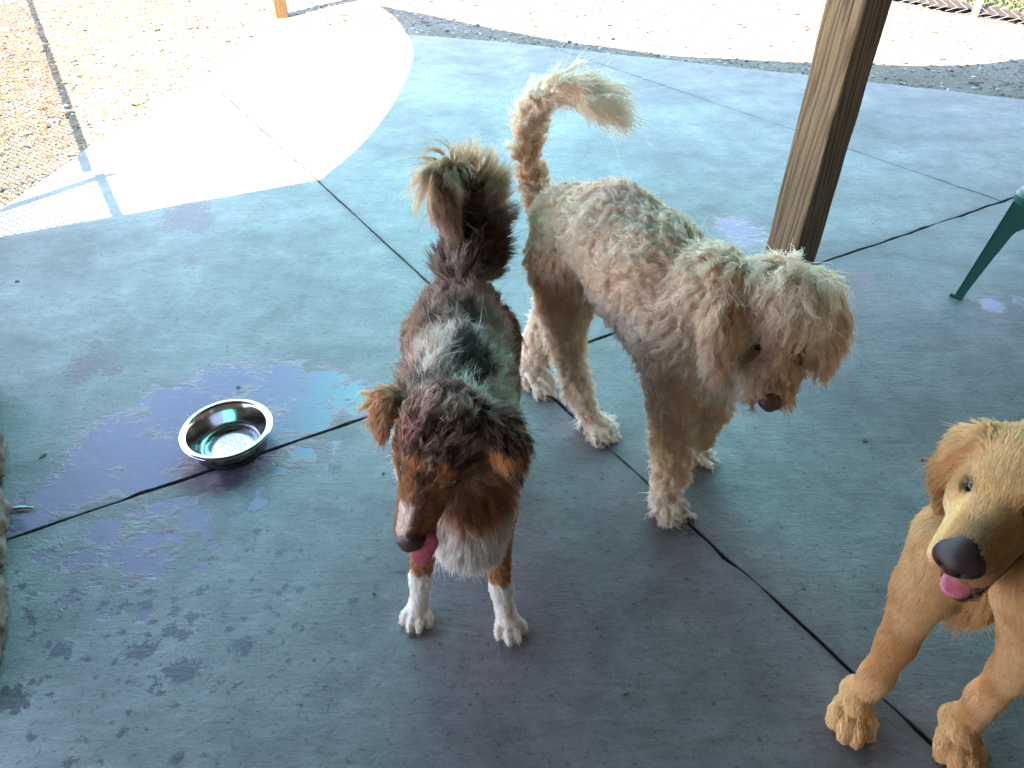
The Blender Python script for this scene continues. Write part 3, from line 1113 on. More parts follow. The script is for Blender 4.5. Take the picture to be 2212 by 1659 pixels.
# ------------------------------------------------------------------ small litter on the slab
n = NT('dry_leaf')
n.base(n.ramp(n.noise(n.coord(), 60, 2), [(0.3, (0.03, 0.018, 0.012)), (0.7, (0.12, 0.07, 0.04))])); n.rough(0.8)
LF_M = n.m


def crumb(u, v_, L_, W_, rot, curl=0.3, seed=0):
    c = G(u, v_)
    rr = random.Random(seed)
    bm = bmesh.new()
    K = 8
    rows = []
    for i in range(K + 1):
        f = i / K
        w = W_ * math.sin(math.pi * min(max(f, .04), .96)) ** 0.7
        x = (f - .5) * L_
        row = []
        for s_ in (-1, -.4, .4, 1):
            y = s_ * w * rr.uniform(.75, 1.1)
            z = 0.0015 + curl * (abs(y) + 0.25 * abs(x)) + rr.uniform(0, .0006)
            X_ = c[0] + x * math.cos(rot) - y * math.sin(rot)
            Y_ = c[1] + x * math.sin(rot) + y * math.cos(rot)
            row.append((X_, Y_, z))
        rows.append(row)
    tops = [[bm.verts.new(p) for p in r_] for r_ in rows]
    bots = [[bm.verts.new((p[0], p[1], p[2] - 0.0011)) for p in r_] for r_ in rows]
    for i in range(K):
        for j in range(3):
            bm.faces.new((tops[i][j], tops[i + 1][j], tops[i + 1][j + 1], tops[i][j + 1]))
            bm.faces.new((bots[i][j], bots[i][j + 1], bots[i + 1][j + 1], bots[i + 1][j]))
        bm.faces.new((tops[i][0], bots[i][0], bots[i + 1][0], tops[i + 1][0]))
        bm.faces.new((tops[i][3], tops[i + 1][3], bots[i + 1][3], bots[i][3]))
    return bm_mesh(bm)


for k, (u, v_, L_, W_, rt, lab) in enumerate((
        (37, 609, .018, .006, .1, 'dark dry leaf scrap on the slab near the left edge, below the fence shadow'),
        (515, 838, .011, .005, .4, 'tiny black leaf scrap on the puddle just above the steel bowl'),
        (94, 986, .022, .004, .9, 'thin dark leaf scrap at the left end of the puddle'),
        (1868, 953, .014, .005, .2, 'curled brown leaf scrap between the cream dog and the golden dog'),
        (1992, 996, .009, .004, .3, 'small dark leaf scrap just above the golden dog'),
        (808, 1284, .007, .004, .6, 'small brown leaf scrap left of the white front paw of the brown dog'),
        (828, 1024, .008, .004, .5, 'tiny brown leaf scrap beside the cheek of the brown dog'),
        (1350, 1502, .005, .003, .6, 'black speck of leaf on the slab below the paws of the brown dog'))):
    tag(link('leaf_scrap', crumb(u, v_, L_, W_, rt, seed=k), mats=LF_M), lab, 'leaf', 'dry leaf scraps on the slabs')
bm = bmesh.new()
q0, q1 = G(22, 1104), G(74, 1100)
add_tube(bm, [(q0[0], q0[1], .006), ((q0[0] + q1[0]) / 2, (q0[1] + q1[1]) / 2 + .002, .0075), (q1[0], q1[1], .006)], [.004, .0045, .003], seg=10)
n = NT('bleached_wood'); n.base((0.5, 0.49, 0.44)); n.rough(0.8)
n.bump(n.noise(n.coord((1, 12, 1)), 40, 3), .4, .002)
tag(link('stick', bm_mesh(bm), mats=n.m, smooth=True), 'short pale stick lying on the wet slab at the left edge', 'stick')

# ------------------------------------------------------------------ dogs: one continuous body surface each, with combed strands of coat
def unit(v):
    v = np.asarray(v, float)
    return v / (np.linalg.norm(v) + 1e-12)


class Dog:
    def __init__(self, vox=0.0045):
        self.P = []
        self.S = []          # carved
        self.vox = vox

    def cap(self, a, b, ra, rb=None, reg='body', k=0.02, flow=None, flat=None):
        """tapered limb from a to b; flat = (direction, factor) thins it along that direction"""
        rb = ra if rb is None else rb
        a = np.asarray(a, float); b = np.asarray(b, float)
        if flow is None: flow = b - a
        self.P.append(dict(a=a, b=b, ra=ra, rb=rb, reg=reg, k=k, flow=unit(flow), flat=flat))

    def chain(self, pts, reg='body', k=0.02, flow=None, flat=None):
        for (p, q) in zip(pts[:-1], pts[1:]):
            self.cap(p[0], q[0], p[1], q[1], p[2] if len(p) > 2 else reg, k, flow, flat)

    def ball(self, c, r3, axes=None, reg='body', k=0.02, flow=(0, 0, -1)):
        axes = np.eye(3) if axes is None else axes
        self.P.append(dict(c=np.asarray(c, float), r=np.asarray(r3, float), ax=np.asarray(axes, float), reg=reg, k=k, flow=unit(flow)))

    def carve(self, a, b, ra, rb=None, k=0.006):
        self.S.append(dict(a=np.asarray(a, float), b=np.asarray(b, float), ra=ra, rb=ra if rb is None else rb, k=k, flat=None))

    @staticmethod
    def dist(pr, X):
        if 'c' in pr:
            q = (X - pr['c']) @ pr['ax'].T
            k0 = np.linalg.norm(q / pr['r'], axis=-1)
            k1 = np.linalg.norm(q / pr['r'] ** 2, axis=-1) + 1e-9
            return k0 * (k0 - 1.0) / k1
        a, b = pr['a'], pr['b']
        ab = b - a
        L2 = ab @ ab + 1e-12
        t = np.clip((X - a) @ ab / L2, 0, 1)
        d = X - a - t[..., None] * ab
        fl = pr.get('flat')
        if fl is not None:
            w = unit(fl[0]); c = d @ w
            d = d + (c * (fl[1] - 1))[..., None] * w
            dd = np.linalg.norm(d, axis=-1) - (pr['ra'] + (pr['rb'] - pr['ra']) * t)
            return dd / (1 + (fl[1] - 1) * 0.45)
        return np.linalg.norm(d, axis=-1) - (pr['ra'] + (pr['rb'] - pr['ra']) * t)

    def bbox(self, pr, m):
        if 'c' in pr:
            R = pr['r'].max() + m
            return pr['c'] - R, pr['c'] + R
        R = max(pr['ra'], pr['rb']) + m
        return np.minimum(pr['a'], pr['b']) - R, np.maximum(pr['a'], pr['b']) + R

    def solve(self):
        lo = np.min([self.bbox(p, 0.02)[0] for p in self.P], 0)
        hi = np.max([self.bbox(p, 0.02)[1] for p in self.P], 0)
        h = self.vox
        n = np.ceil((hi - lo) / h).astype(int) + 1
        F = np.full(n, 0.06, np.float32)
        def region(pr, m):
            l, u = self.bbox(pr, m)
            i0 = np.clip(((l - lo) / h).astype(int), 0, n - 1)
            i1 = np.clip(((u - lo) / h).astype(int) + 2, 1, n)
            gx = [lo[k] + h * np.arange(i0[k], i1[k]) for k in range(3)]
            X = np.stack(np.meshgrid(*gx, indexing='ij'), -1)
            return tuple(slice(i0[k], i1[k]) for k in range(3)), X
        for pr in self.P:
            sl, X = region(pr, 0.035 + pr['k'])
            d = self.dist(pr, X)
            o = F[sl]
            k = pr['k']
            hh = np.clip(0.5 + 0.5 * (o - d) / k, 0, 1)
            F[sl] = o * (1 - hh) + d * hh - k * hh * (1 - hh)
        for pr in self.S:
            sl, X = region(pr, 0.02)
            d = -self.dist(pr, X)
            o = F[sl]
            k = pr['k']
            hh = np.clip(0.5 - 0.5 * (o - d) / k, 0, 1)
            F[sl] = o * (1 - hh) + d * hh + k * hh * (1 - hh)
        zi = int(max(0, math.ceil((0.0015 - lo[2]) / h)))
        if zi > 0: F[:, :, :zi] = np.maximum(F[:, :, :zi], 0.004)
        self.F, self.lo, self.n = F, lo, n

    def sample(self, X):
        q = (X - self.lo) / self.vox
        i = np.clip(np.floor(q).astype(int), 0, self.n - 2)
        f = np.clip(q - i, 0, 1)
        out = 0
        for dx in (0, 1):
            for dy in (0, 1):
                for dz in (0, 1):
                    w = (f[:, 0] if dx else 1 - f[:, 0]) * (f[:, 1] if dy else 1 - f[:, 1]) * (f[:, 2] if dz else 1 - f[:, 2])
                    out = out + w * self.F[i[:, 0] + dx, i[:, 1] + dy, i[:, 2] + dz]
        return out

    def grad(self, X, e=0.004):
        g = np.stack([self.sample(X + np.eye(3)[k] * e) - self.sample(X - np.eye(3)[k] * e) for k in range(3)], -1)
        return g / (np.linalg.norm(g, axis=1)[:, None] + 1e-9)

    def surface(self):
        F, h = self.F, self.vox
        n = np.array(F.shape)
        ins = F < 0
        c = np.zeros(n - 1, np.int8)
        for dx in (0, 1):
            for dy in (0, 1):
                for dz in (0, 1):
                    c += ins[dx:n[0] - 1 + dx, dy:n[1] - 1 + dy, dz:n[2] - 1 + dz]
        act = (c > 0) & (c < 8)
        ids = np.argwhere(act)
        idx = np.full(n - 1, -1, np.int64)
        idx[act] = np.arange(len(ids))
        acc = np.zeros((len(ids), 3)); cnt = np.zeros(len(ids))
        for ax in range(3):
            o1, o2 = [k for k in range(3) if k != ax]
            for b1 in (0, 1):
                for b2 in (0, 1):
                    p = ids.copy(); p[:, o1] += b1; p[:, o2] += b2
                    q = p.copy(); q[:, ax] += 1
                    fa = F[p[:, 0], p[:, 1], p[:, 2]]; fb = F[q[:, 0], q[:, 1], q[:, 2]]
                    cr_ = (fa < 0) != (fb < 0)
                    t = np.where(cr_, fa / np.where(cr_, fa - fb, 1), 0)
                    pt = p.astype(float); pt[:, ax] += t
                    acc[cr_] += pt[cr_]; cnt[cr_] += 1
        V_ = self.lo + h * acc / cnt[:, None]
        Q = []
        for ax in range(3):
            o1, o2 = [(1, 2), (2, 0), (0, 1)][ax]
            sl_a = [slice(None)] * 3; sl_b = [slice(None)] * 3
            sl_a[ax] = slice(0, n[ax] - 1); sl_b[ax] = slice(1, n[ax])
            a = ins[tuple(sl_a)]; b = ins[tuple(sl_b)]
            e = np.argwhere(a != b)
            e = e[(e[:, o1] > 0) & (e[:, o2] > 0) & (e[:, o1] < n[o1] - 1) & (e[:, o2] < n[o2] - 1)]
            sg = a[e[:, 0], e[:, 1], e[:, 2]]
            vs = []
            for (d1, d2) in ((-1, -1), (0, -1), (0, 0), (-1, 0)):
                p = e.copy(); p[:, o1] += d1; p[:, o2] += d2
                vs.append(idx[p[:, 0], p[:, 1], p[:, 2]])
            q = np.stack(vs, -1)
            q[~sg] = q[~sg][:, ::-1]
            Q.append(q)
        Q = np.concatenate(Q)
        # relax a little
        for it in range(3):
            s = np.zeros_like(V_); w = np.zeros(len(V_))
            for k in range(4):
                a, b = Q[:, k], Q[:, (k + 1) % 4]
                np.add.at(s, a, V_[b]); np.add.at(w, a, 1)
                np.add.at(s, b, V_[a]); np.add.at(w, b, 1)
            V_ = V_ * 0.5 + 0.5 * s / np.maximum(w, 1)[:, None]
        self.V, self.Q = V_, Q

    def weights(self, X):
        D = np.stack([self.dist(p, X) for p in self.P], -1)
        D = D - D.min(1)[:, None]
        W = np.exp(-D / 0.010)
        return W / W.sum(1)[:, None]

    def params(self, X, REG):
        W = self.weights(X)
        flow = W @ np.array([p['flow'] for p in self.P])
        def g(key, df): return W @ np.array([REG[p['reg']].get(key, df) for p in self.P])
        return dict(flow=flow, L=g('L', 0.02), lift=g('lift', 0.25), curl=g('curl', 0.0), wl=g('wl', 0.03), droop=g('droop', 0.2),
                    dens=g('dens', 1.0), rad=g('rad', 0.0005), clump=g('clump', 0.5), mess=g('mess', 0.25), W=W)

    def body(self, colour, root, mat):
        me = mesh_from(self.V, self.Q)
        W = self.weights(self.V)
        N_ = self.grad(self.V)
        c = colour(self.V, N_, W, self)
        at = me.attributes.new('coat', 'FLOAT_COLOR', 'POINT')
        at.data.foreach_set('color', np.concatenate([c, np.ones((len(c), 1))], 1).astype(np.float32).ravel())
        return link('body', me, root, mat, smooth=True)

    def coat(self, REG, colour, parent, mat, count, seed=1, npts=9, per_clump=26, name='fur', avoid=None, lock_tone=0.26):
        r = np.random.default_rng(seed)
        tri = np.concatenate([self.Q[:, [0, 1, 2]], self.Q[:, [0, 2, 3]]])
        A, B, C_ = self.V[tri[:, 0]], self.V[tri[:, 1]], self.V[tri[:, 2]]
        area = np.linalg.norm(np.cross(B - A, C_ - A), axis=1) / 2
        cen = (A + B + C_) / 3
        pr = self.params(cen[::1], REG)
        wgt = area * pr['dens']
        # coat in view range only: strands far outside the picture are left thin
        wgt = wgt / wgt.sum()
        t = r.choice(len(tri), count, p=wgt)
        u, v = r.random(count), r.random(count)
        fl = u + v > 1
        u[fl], v[fl] = 1 - u[fl], 1 - v[fl]
        X = A[t] + (B[t] - A[t]) * u[:, None] + (C_[t] - A[t]) * v[:, None]
        if avoid is not None:
            keep = np.ones(len(X), bool)
            for (c, rad) in avoid: keep &= np.linalg.norm(X - c, axis=1) > rad
            X = X[keep]
        keep = X[:, 2] > 0.004
        X = X[keep]
        M = len(X)
        # guides
        ng = max(50, M // per_clump)
        gi = r.choice(M, ng, replace=False)
        GX = X[gi]
        gp_ = self.params(GX, REG)
        gn = self.grad(GX)
        flow = gp_['flow'] + r.normal(0, 1, (ng, 3)) * (gp_['mess'] * 0.5)[:, None]
        # broad swirls in the coat
        sw = np.stack([fbm(GX, 12, 40 + k, 2) for k in range(3)], -1) - 0.5
        flow = flow + sw * (gp_['mess'] * 3.0)[:, None]
        Lg = gp_['L'] * r.uniform(0.75, 1.2, ng)
        path = [GX.copy()]
        p = GX.copy()
        dirv = None
        for s in range(1, npts):
            f = s / (npts - 1)
            nn = self.grad(p) if s % 2 else gn
            tan = flow - (flow * nn).sum(1)[:, None] * nn
            tan /= np.linalg.norm(tan, axis=1)[:, None] + 1e-9
            lift = gp_['lift'] * (1.25 - 0.6 * f)
            d = tan * (1 - lift)[:, None] + nn * lift[:, None]
            d[:, 2] -= gp_['droop'] * f
            d /= np.linalg.norm(d, axis=1)[:, None] + 1e-9
            dirv = d if dirv is None else unit_rows(dirv * 0.4 + d * 0.6)
            p = p + dirv * (Lg / (npts - 1))[:, None]
            sd = self.sample(p)
            want = 0.0015 + 0.10 * gp_['L'] * f
            push = np.maximum(0, want - sd)
            p = p + nn * push[:, None] * 0.9
            p[:, 2] = np.maximum(p[:, 2], 0.002)
            path.append(p.copy())
        path = np.stack(path, 1)                                  # ng, npts, 3
        # waves shared inside each lock
        fr = np.linspace(0, 1, npts)
        tang = path[:, -1] - path[:, 0]
        tang /= np.linalg.norm(tang, axis=1)[:, None] + 1e-9
        s1 = np.cross(tang, gn); s1 /= np.linalg.norm(s1, axis=1)[:, None] + 1e-9
        s2 = np.cross(tang, s1)
        ph = r.uniform(0, 6.28, ng)
        hand = np.where(r.random(ng) < .5, -1, 1)
        cyc = (Lg / gp_['wl'])[:, None] * fr[None] * 6.283 * r.uniform(.75, 1.3, ng)[:, None]
        env = (fr ** 0.7)[None] * gp_['curl'][:, None]
        wave = (np.sin(cyc + ph[:, None]) - np.sin(ph)[:, None] * (1 - fr)[None])
        wave2 = (np.cos(cyc + ph[:, None]) - np.cos(ph)[:, None] * (1 - fr)[None])
        path = path + s1[:, None] * (wave * env)[..., None] + s2[:, None] * (wave2 * env * hand[:, None] * 0.7)[..., None]
        kd = KDTree(ng)
        for i in range(ng): kd.insert(GX[i], i)
        kd.balance()
        own = np.array([kd.find(x)[1] for x in X])
        rel = X - GX[own]
        cl = gp_['clump'][own]
        shrink = 1 - cl[:, None] * (fr ** 0.8)[None]
        ls = r.uniform(0.55, 1.12, M)
        fr2 = np.clip(fr[None] * ls[:, None], 0, 1) * (npts - 1)
        i0 = np.minimum(fr2.astype(int), npts - 2); ff_ = (fr2 - i0)[..., None]
        gpth = path[own]
        ar = np.arange(M)[:, None]
        pos = gpth[ar, i0] * (1 - ff_) + gpth[ar, i0 + 1] * ff_
        pos = pos + rel[:, None] * shrink[..., None]
        stray = r.normal(0, 1, (M, 1, 3)) * (gp_['L'][own] * (0.05 + 0.14 * gp_['mess'][own]))[:, None, None] * (fr ** 1.6)[None, :, None]
        wild = (r.random(M) < 0.04)[:, None, None] * 2.5 + 1
        pos = pos + stray * wild
        # keep strands out of the skin
        flat = pos.reshape(-1, 3)
        sd = self.sample(flat)
        bad = sd < 0.0004
        if bad.any():
            g_ = self.grad(flat[bad])
            flat[bad] += g_ * np.clip(0.0008 - sd[bad], 0, 0.02)[:, None]
        flat[:, 2] = np.maximum(flat[:, 2], 0.0015)
        pos = flat.reshape(M, npts, 3)
        xp = self.params(X, REG)
        col = colour(X, self.grad(X), xp['W'], self)
        tone = 1 + lock_tone * (r.random(ng)[own] - 0.5) + 0.22 * (r.random(M) - 0.5)
        col = np.clip(col * tone[:, None], 0, 0.97)
        hc = bpy.data.hair_curves.new(name)
        hc.add_curves([npts] * M)
        hc.position_data.foreach_set('vector', pos.astype(np.float32).ravel())
        ra_ = hc.attributes.get('radius') or hc.attributes.new('radius', 'FLOAT', 'POINT')
        rads = xp['rad'][:, None] * (1 - 0.72 * fr ** 1.5)[None]
        ra_.data.foreach_set('value', rads.astype(np.float32).ravel())
        ca_ = hc.attributes.new('coat', 'FLOAT_COLOR', 'CURVE')
        ca_.data.foreach_set('color', np.concatenate([col, np.ones((M, 1))], 1).astype(np.float32).ravel())
        o = bpy.data.objects.new(name, hc)
        COL.objects.link(o)
        hc.materials.append(mat)
        o.parent = parent
        return o


def unit_rows(a):
    return a / (np.linalg.norm(a, axis=-1)[..., None] + 1e-9)


def coat_mat(name, rough=0.5):
    """strands: mostly matt, a soft sheen along the lock, a little light let through"""
    n = NT(name)
    col = n.attr('coat').outputs['Color']
    n.base(col)
    n.rough(rough)
    n.b.inputs['Specular IOR Level'].default_value = 0.30
    tr = n.new('ShaderNodeBsdfTranslucent')
    n.lk(col, tr.inputs[0])
    mx = n.new('ShaderNodeMixShader')
    mx.inputs[0].default_value = 0.50
    n.lk(n.b.outputs[0], mx.inputs[1]); n.lk(tr.outputs[0], mx.inputs[2]); n.lk(mx.outputs[0], n.out.inputs[0])
    return n.m


def skin_mat(name):
    n = NT(name)
    n.base(n.mix(1.0, n.attr('coat').outputs['Color'], (0.84, 0.80, 0.77), 'MULTIPLY'))  # skin darkened to stand in for the self-shadow among the strands
    n.rough(0.75)
    n.bump(n.noise(n.coord(), 260, 3), 0.25, 0.002)
    return n.m


SKIN = skin_mat('short_coat_skin')
HAIR = coat_mat('coat_strands')
n = NT('liver_nose'); n.base(n.ramp(n.noise(n.coord(), 300, 3), [(0.35, (0.05, 0.022, 0.018)), (0.7, (0.13, 0.065, 0.055))])); n.rough(0.38)
vo = n.new('ShaderNodeTexVoronoi'); n.lk(n.coord(), vo.inputs['Vector']); vo.inputs['Scale'].default_value = 700
n.bump(vo.outputs['Distance'], 0.35, 0.001)
NOSE = n.m
n = NT('black_nose'); n.base((0.040, 0.022, 0.022)); n.rough(0.46); n.b.inputs['Specular IOR Level'].default_value = 0.35
vo = n.new('ShaderNodeTexVoronoi'); n.lk(n.coord(), vo.inputs['Vector']); vo.inputs['Scale'].default_value = 700
n.bump(vo.outputs['Distance'], 0.4, 0.001)
NOSEB = n.m
n = NT('tongue_pink'); n.base(n.ramp(n.noise(n.coord(), 90, 3), [(0.3, (0.42, 0.055, 0.085)), (0.7, (0.55, 0.14, 0.17))])); n.rough(0.30)
n.b.inputs['Subsurface Weight'].default_value = 0.2; n.b.inputs['Subsurface Radius'].default_value = (0.01, 0.003, 0.003)
n.bump(n.noise(n.coord(), 500, 2), 0.3, 0.001)
TONG = n.m
n = NT('lip_dark'); n.base((0.025, 0.014, 0.014)); n.rough(0.35)
LIP = n.m
n = NT('horn_claw'); n.base((0.22, 0.17, 0.13)); n.rough(0.4)
CLAW = n.m


def eye_mat(name, iris, sclera=(0.55, 0.50, 0.47)):
    n = NT(name)
    f = n.attr('gaze').outputs['Fac']
    n.base(n.ramp(f, [(0.0, (0.004, 0.003, 0.003)), (0.30, (0.004, 0.003, 0.003)), (0.36, iris), (0.70, tuple(x * 0.6 for x in iris)), (0.76, sclera)]))
    n.rough(0.10)
    n.b.inputs['Specular IOR Level'].default_value = 0.35
    return n.m


def eyeball(root, c, r_, gaze, mat, name='eye'):
    bm = bmesh.new()
    bmesh.ops.create_uvsphere(bm, u_segments=24, v_segments=16, radius=r_)
    me = bm_mesh(bm)
    co = np.array([v.co[:] for v in me.vertices])
    at = me.attributes.new('gaze', 'FLOAT', 'POINT')
    ang = np.arccos(np.clip(unit_rows(co) @ unit(gaze), -1, 1)) / math.radians(75)
    at.data.foreach_set('value', np.clip(ang, 0, 1).astype(np.float32))
    for v in me.vertices: v.co = v.co + Vector(c)
    return link(name, me, root, mat, smooth=True)


class Head:
    """frame of a head: x to the nose, y to the dog's left, z to the crown"""
    def __init__(self, c, nose, left):
        self.c = np.asarray(c, float)
        self.f = unit(np.asarray(nose) - self.c)
        l = np.asarray(left, float)
        self.l = unit(l - (l @ self.f) * self.f)
        self.u = np.cross(self.f, self.l)

    def __call__(self, x, y, z):
        return self.c + self.f * x + self.l * y + self.u * z

    def d(self, x, y, z):
        return unit(self.f * x + self.l * y + self.u * z)

    def loc(self, X):
        q = X - self.c
        return np.stack([q @ self.f, q @ self.l, q @ self.u], -1)


def small_solid(prims, carves, vox, name, root, mat):
    d = Dog(vox)
    for p in prims: d.cap(*p)
    for c in carves: d.carve(*c)
    d.solve_free() if hasattr(d, 'solve_free') else d.solve()
    d.surface()
    return link(name, mesh_from(d.V, d.Q), root, mat, smooth=True)


def paw(dog, c, heading, w=0.030, reg='paw', tilt=0.0, claws=None, lift=0.0, splay=1.0, fat=1.0):
    """a foot with four toes at c (ground point under its middle)"""
    h = unit([heading[0], heading[1], 0]); s = np.array([-h[1], h[0], 0.0])
    c = np.asarray(c, float); up = np.array([0, 0, 1.0])
    k = w / 0.030
    dn = h * math.cos(tilt) - up * math.sin(tilt)
    upv = up * math.cos(tilt) + h * math.sin(tilt)
    dog.cap(c - dn * .020 * k + upv * .026 * k, c + dn * .006 * k + upv * .024 * k, .021 * k, .022 * k, reg, .012, flow=dn)
    for (o, fw) in ((-1.0, -.008), (-.35, .009), (.35, .009), (1.0, -.008)):
        a = c + s * (o * .0175 * k * splay) + dn * (.002 * k) + upv * .020 * k
        m = c + s * (o * .0245 * k * splay) + dn * ((.027 + fw) * k) + upv * .0190 * k
        b = c + s * (o * .0265 * k * splay) + dn * ((.039 + fw) * k) + upv * .0100 * k
        dog.cap(a, m, .0092 * k * fat, .0098 * k * fat, reg, .0022, flow=dn)
        dog.cap(m, b, .0098 * k * fat, .0080 * k * fat, reg, .0022, flow=dn - up * .5)
        if claws is not None:
            e = c + s * (o * .0275 * k * splay) + dn * ((.051 + fw) * k) + upv * .003 * k
            claws.append((b + dn * .003 * k, e))


def add_claws(root, claws):
    for a, b in claws:
        bm = bmesh.new()
        a = np.asarray(a); b = np.asarray(b)
        b = np.array([b[0], b[1], max(b[2], .0025)])
        m = (a + b) / 2 + np.array([0, 0, .0015])
        add_tube(bm, [a, m, b], [.0026, .0021, .0008], seg=8)
        link('claw', bm_mesh(bm), root, CLAW, smooth=True)

# ================================================================== the tall curly cream dog
DP0 = np.array([0.14, 1.59]); DP1 = np.array([0.405, 1.285])
dh = (DP1 - DP0) / np.linalg.norm(DP1 - DP0)
dl = np.array([-dh[1], dh[0]])                    # the dog's left, away from the lens


def S_(u, v, lat=0.0):
    d = ray(u, v); o_ = np.array([0, 0, CAM_H])
    t = (lat + (DP0 @ dl)) / (d[:2] @ dl)
    return o_ + d * t, t


def W_(u, v, lat, rpx, fur=0.016):
    p, t = S_(u, v, lat)
    return (p, max(rpx * t / FOC - fur, 0.008))


cd = Dog(0.005)
tr_ = [W_(1228, 478, 0, 88), W_(1325, 503, 0, 110), W_(1398, 582, 0, 132), W_(1478, 680, 0, 142)]
for a, b in zip(tr_[:-1], tr_[1:]): cd.cap(b[0], a[0], b[1], a[1], 'body', 0.03, flow=a[0] - b[0] + np.array([0, 0, -.12]))
p, rr = W_(1515, 755, 0, 112)
cd.cap(tr_[-1][0], p, tr_[-1][1] * .9, rr, 'chest', 0.03, flow=(0.1, -.1, -1))
# neck
hc_ = T(1682, 655, 1.475)
nk, _ = W_(1530, 620, 0.0, 100)
cd.cap(tr_[-1][0] + np.array([0, 0, .03]), nk, .085, .075, 'neck', 0.03, flow=(-.3, .3, -.6))
cd.cap(nk, hc_ + np.array([-.02, .03, -.02]), .072, .062, 'neck', 0.03, flow=(-.5, .2, -.6))
# hind legs
hr = [W_(1212, 560, -.055, 84), W_(1222, 650, -.065, 62, .014), W_(1222, 735, -.05, 42, .012), W_(1246, 835, -.04, 34, .013)]
pawR = G(1283, 930)
for a, b in zip(hr[:-1], hr[1:]): cd.cap(a[0], b[0], a[1], b[1], 'leg', 0.025)
cd.cap(hr[-1][0], pawR + np.array([-.012, .012, .035]), hr[-1][1], .018, 'leg', 0.02)
hl = [W_(1222, 555, .05, 78), W_(1208, 650, .05, 55, .014), W_(1172, 730, .045, 38, .012), W_(1152, 790, .035, 32, .013)]
pawL = G(1158, 834)
for a, b in zip(hl[:-1], hl[1:]): cd.cap(a[0], b[0], a[1], b[1], 'leg', 0.025)
cd.cap(hl[-1][0], pawL + np.array([-.01, .01, .035]), hl[-1][1], .018, 'leg', 0.02)
# front legs: the right one is lifted in mid-step
fr_ = [W_(1455, 775, -.055, 84), W_(1455, 865, -.06, 58, .014), W_(1447, 945, -.06, 46, .013), W_(1450, 1012, -.055, 42, .014)]
for a, b in zip(fr_[:-1], fr_[1:]): cd.cap(a[0], b[0], a[1], b[1], 'leg', 0.02)
pf, _ = S_(1436, 1083, -.055)
cd.cap(fr_[-1][0], pf + np.array([0, .01, .012]), fr_[-1][1], .021, 'foot', 0.02)
fl_ = [W_(1530, 790, .05, 80), W_(1535, 870, .055, 50, .014), W_(1512, 935, .05, 34, .012)]
for a, b in zip(fl_[:-1], fl_[1:]): cd.cap(a[0], b[0], a[1], b[1], 'leg', 0.02)
pawF = G(1484, 982)
cd.cap(fl_[-1][0], pawF + np.array([0, .01, .035]), fl_[-1][1], .017, 'leg', 0.02)
hd3 = np.array([dh[0], dh[1], 0])
for q, tl, pc_ in ((pawR, 0, .033), (pawL, 0, .033), (pawF, 0, .032)):
    paw(cd, q, dh + np.array([.25, 0]), pc_, 'foot')
paw(cd, pf + np.array([.0, -.004, -.018]), dh + np.array([-.5, -.2]), .042, 'foot', tilt=0.75)
# tail carried high, curling over to the right
tl_px = [(1178, 446, .028), (1153, 392, .024), (1137, 322, .020), (1144, 262, .017), (1166, 214, .015), (1205, 190, .013), (1258, 192, .010), (1306, 212, .006)]
tp_ = [(S_(u, v, -0.0 + .012 * i)[0], r_) for i, (u, v, r_) in enumerate(tl_px)]
for i, (a, b) in enumerate(zip(tp_[:-1], tp_[1:])):
    cd.cap(a[0], b[0], a[1], b[1], 'tailbase' if i < 2 else ('tailwild' if i == 2 else ('tail' if i < 5 else 'tailtip')), 0.012, flow=b[0] - a[0] + (np.array([0, 0, -.03]) if i > 3 else 0))
# head
nose_c = T(1664, 872, 1.455)
H1 = Head(hc_, nose_c, (1, 0.02, -0.02))
Ln = np.linalg.norm(nose_c - hc_)
cd.ball(H1(-.004, 0, .016), (.074, .072, .064), np.array([H1.f, H1.l, H1.u]), 'crown', .02, flow=H1.d(1, 0, .15))
cd.ball(H1(.045, 0, .018), (.048, .056, .042), np.array([H1.f, H1.l, H1.u]), 'brow', .02, flow=H1.d(1, 0, -.1))
for s in (-1, 1):
    cd.ball(H1(.052, .034 * s, .026), (.030, .026, .024), np.array([H1.f, H1.l, H1.u]), 'brow', .012, flow=H1.d(1, .35 * s, -.1))
    cd.ball(H1(.07, .042 * s, -.02), (.045, .030, .032), np.array([H1.f, H1.l, H1.u]), 'cheek', .02, flow=H1.d(.4, .75 * s, -.5))
cd.cap(H1(.07, 0, -.008), H1(Ln - .036, 0, -.012), .040, .031, 'bridge', .02, flow=H1.d(1, 0, 0))
for s in (-1, 1):
    cd.cap(H1(.10, .020 * s, -.020), H1(Ln - .04, .020 * s, -.024), .034, .026, 'muzzle', .012, flow=H1.d(.55, .75 * s, -.35))
cd.cap(H1(.08, 0, -.05), H1(Ln - .05, 0, -.05), .028, .020, 'muzzle', .012, flow=H1.d(.6, 0, -.8))
# ears hang from the sides of the head
earR = [T(1600, 615, 1.455), T(1575, 680, 1.435), T(1562, 740, 1.43)]
earL = [T(1765, 618, 1.49), T(1780, 680, 1.50), T(1778, 738, 1.50)]
for e, sd_2 in ((earR, -1), (earL, 1)):
    cd.cap(H1(-.005, .05 * sd_2, .02), e[0], .026, .028, 'ear', .015, flow=e[1] - e[0], flat=(H1.l * .4 + H1.u, 1.6))
    cd.cap(e[0], e[1], .034, .042, 'ear', .012, flow=e[1] - e[0] + np.array([-.02, 0, 0]) * -sd_2, flat=(H1.l * .55 + H1.u, 2.4))
    cd.cap(e[1], e[2], .042, .030, 'ear', .012, flow=e[2] - e[1], flat=(H1.l * .55 + H1.u, 2.4))
EY1 = [H1(.091, .034 * s, .010) for s in (-1, 1)]
for e, s in zip(EY1, (-1, 1)):
    cd.carve(e + H1.d(.5, .2 * s, .9) * .004, e + H1.d(.5, .2 * s, .9) * .02, .009, .012)
cd.solve(); cd.surface()
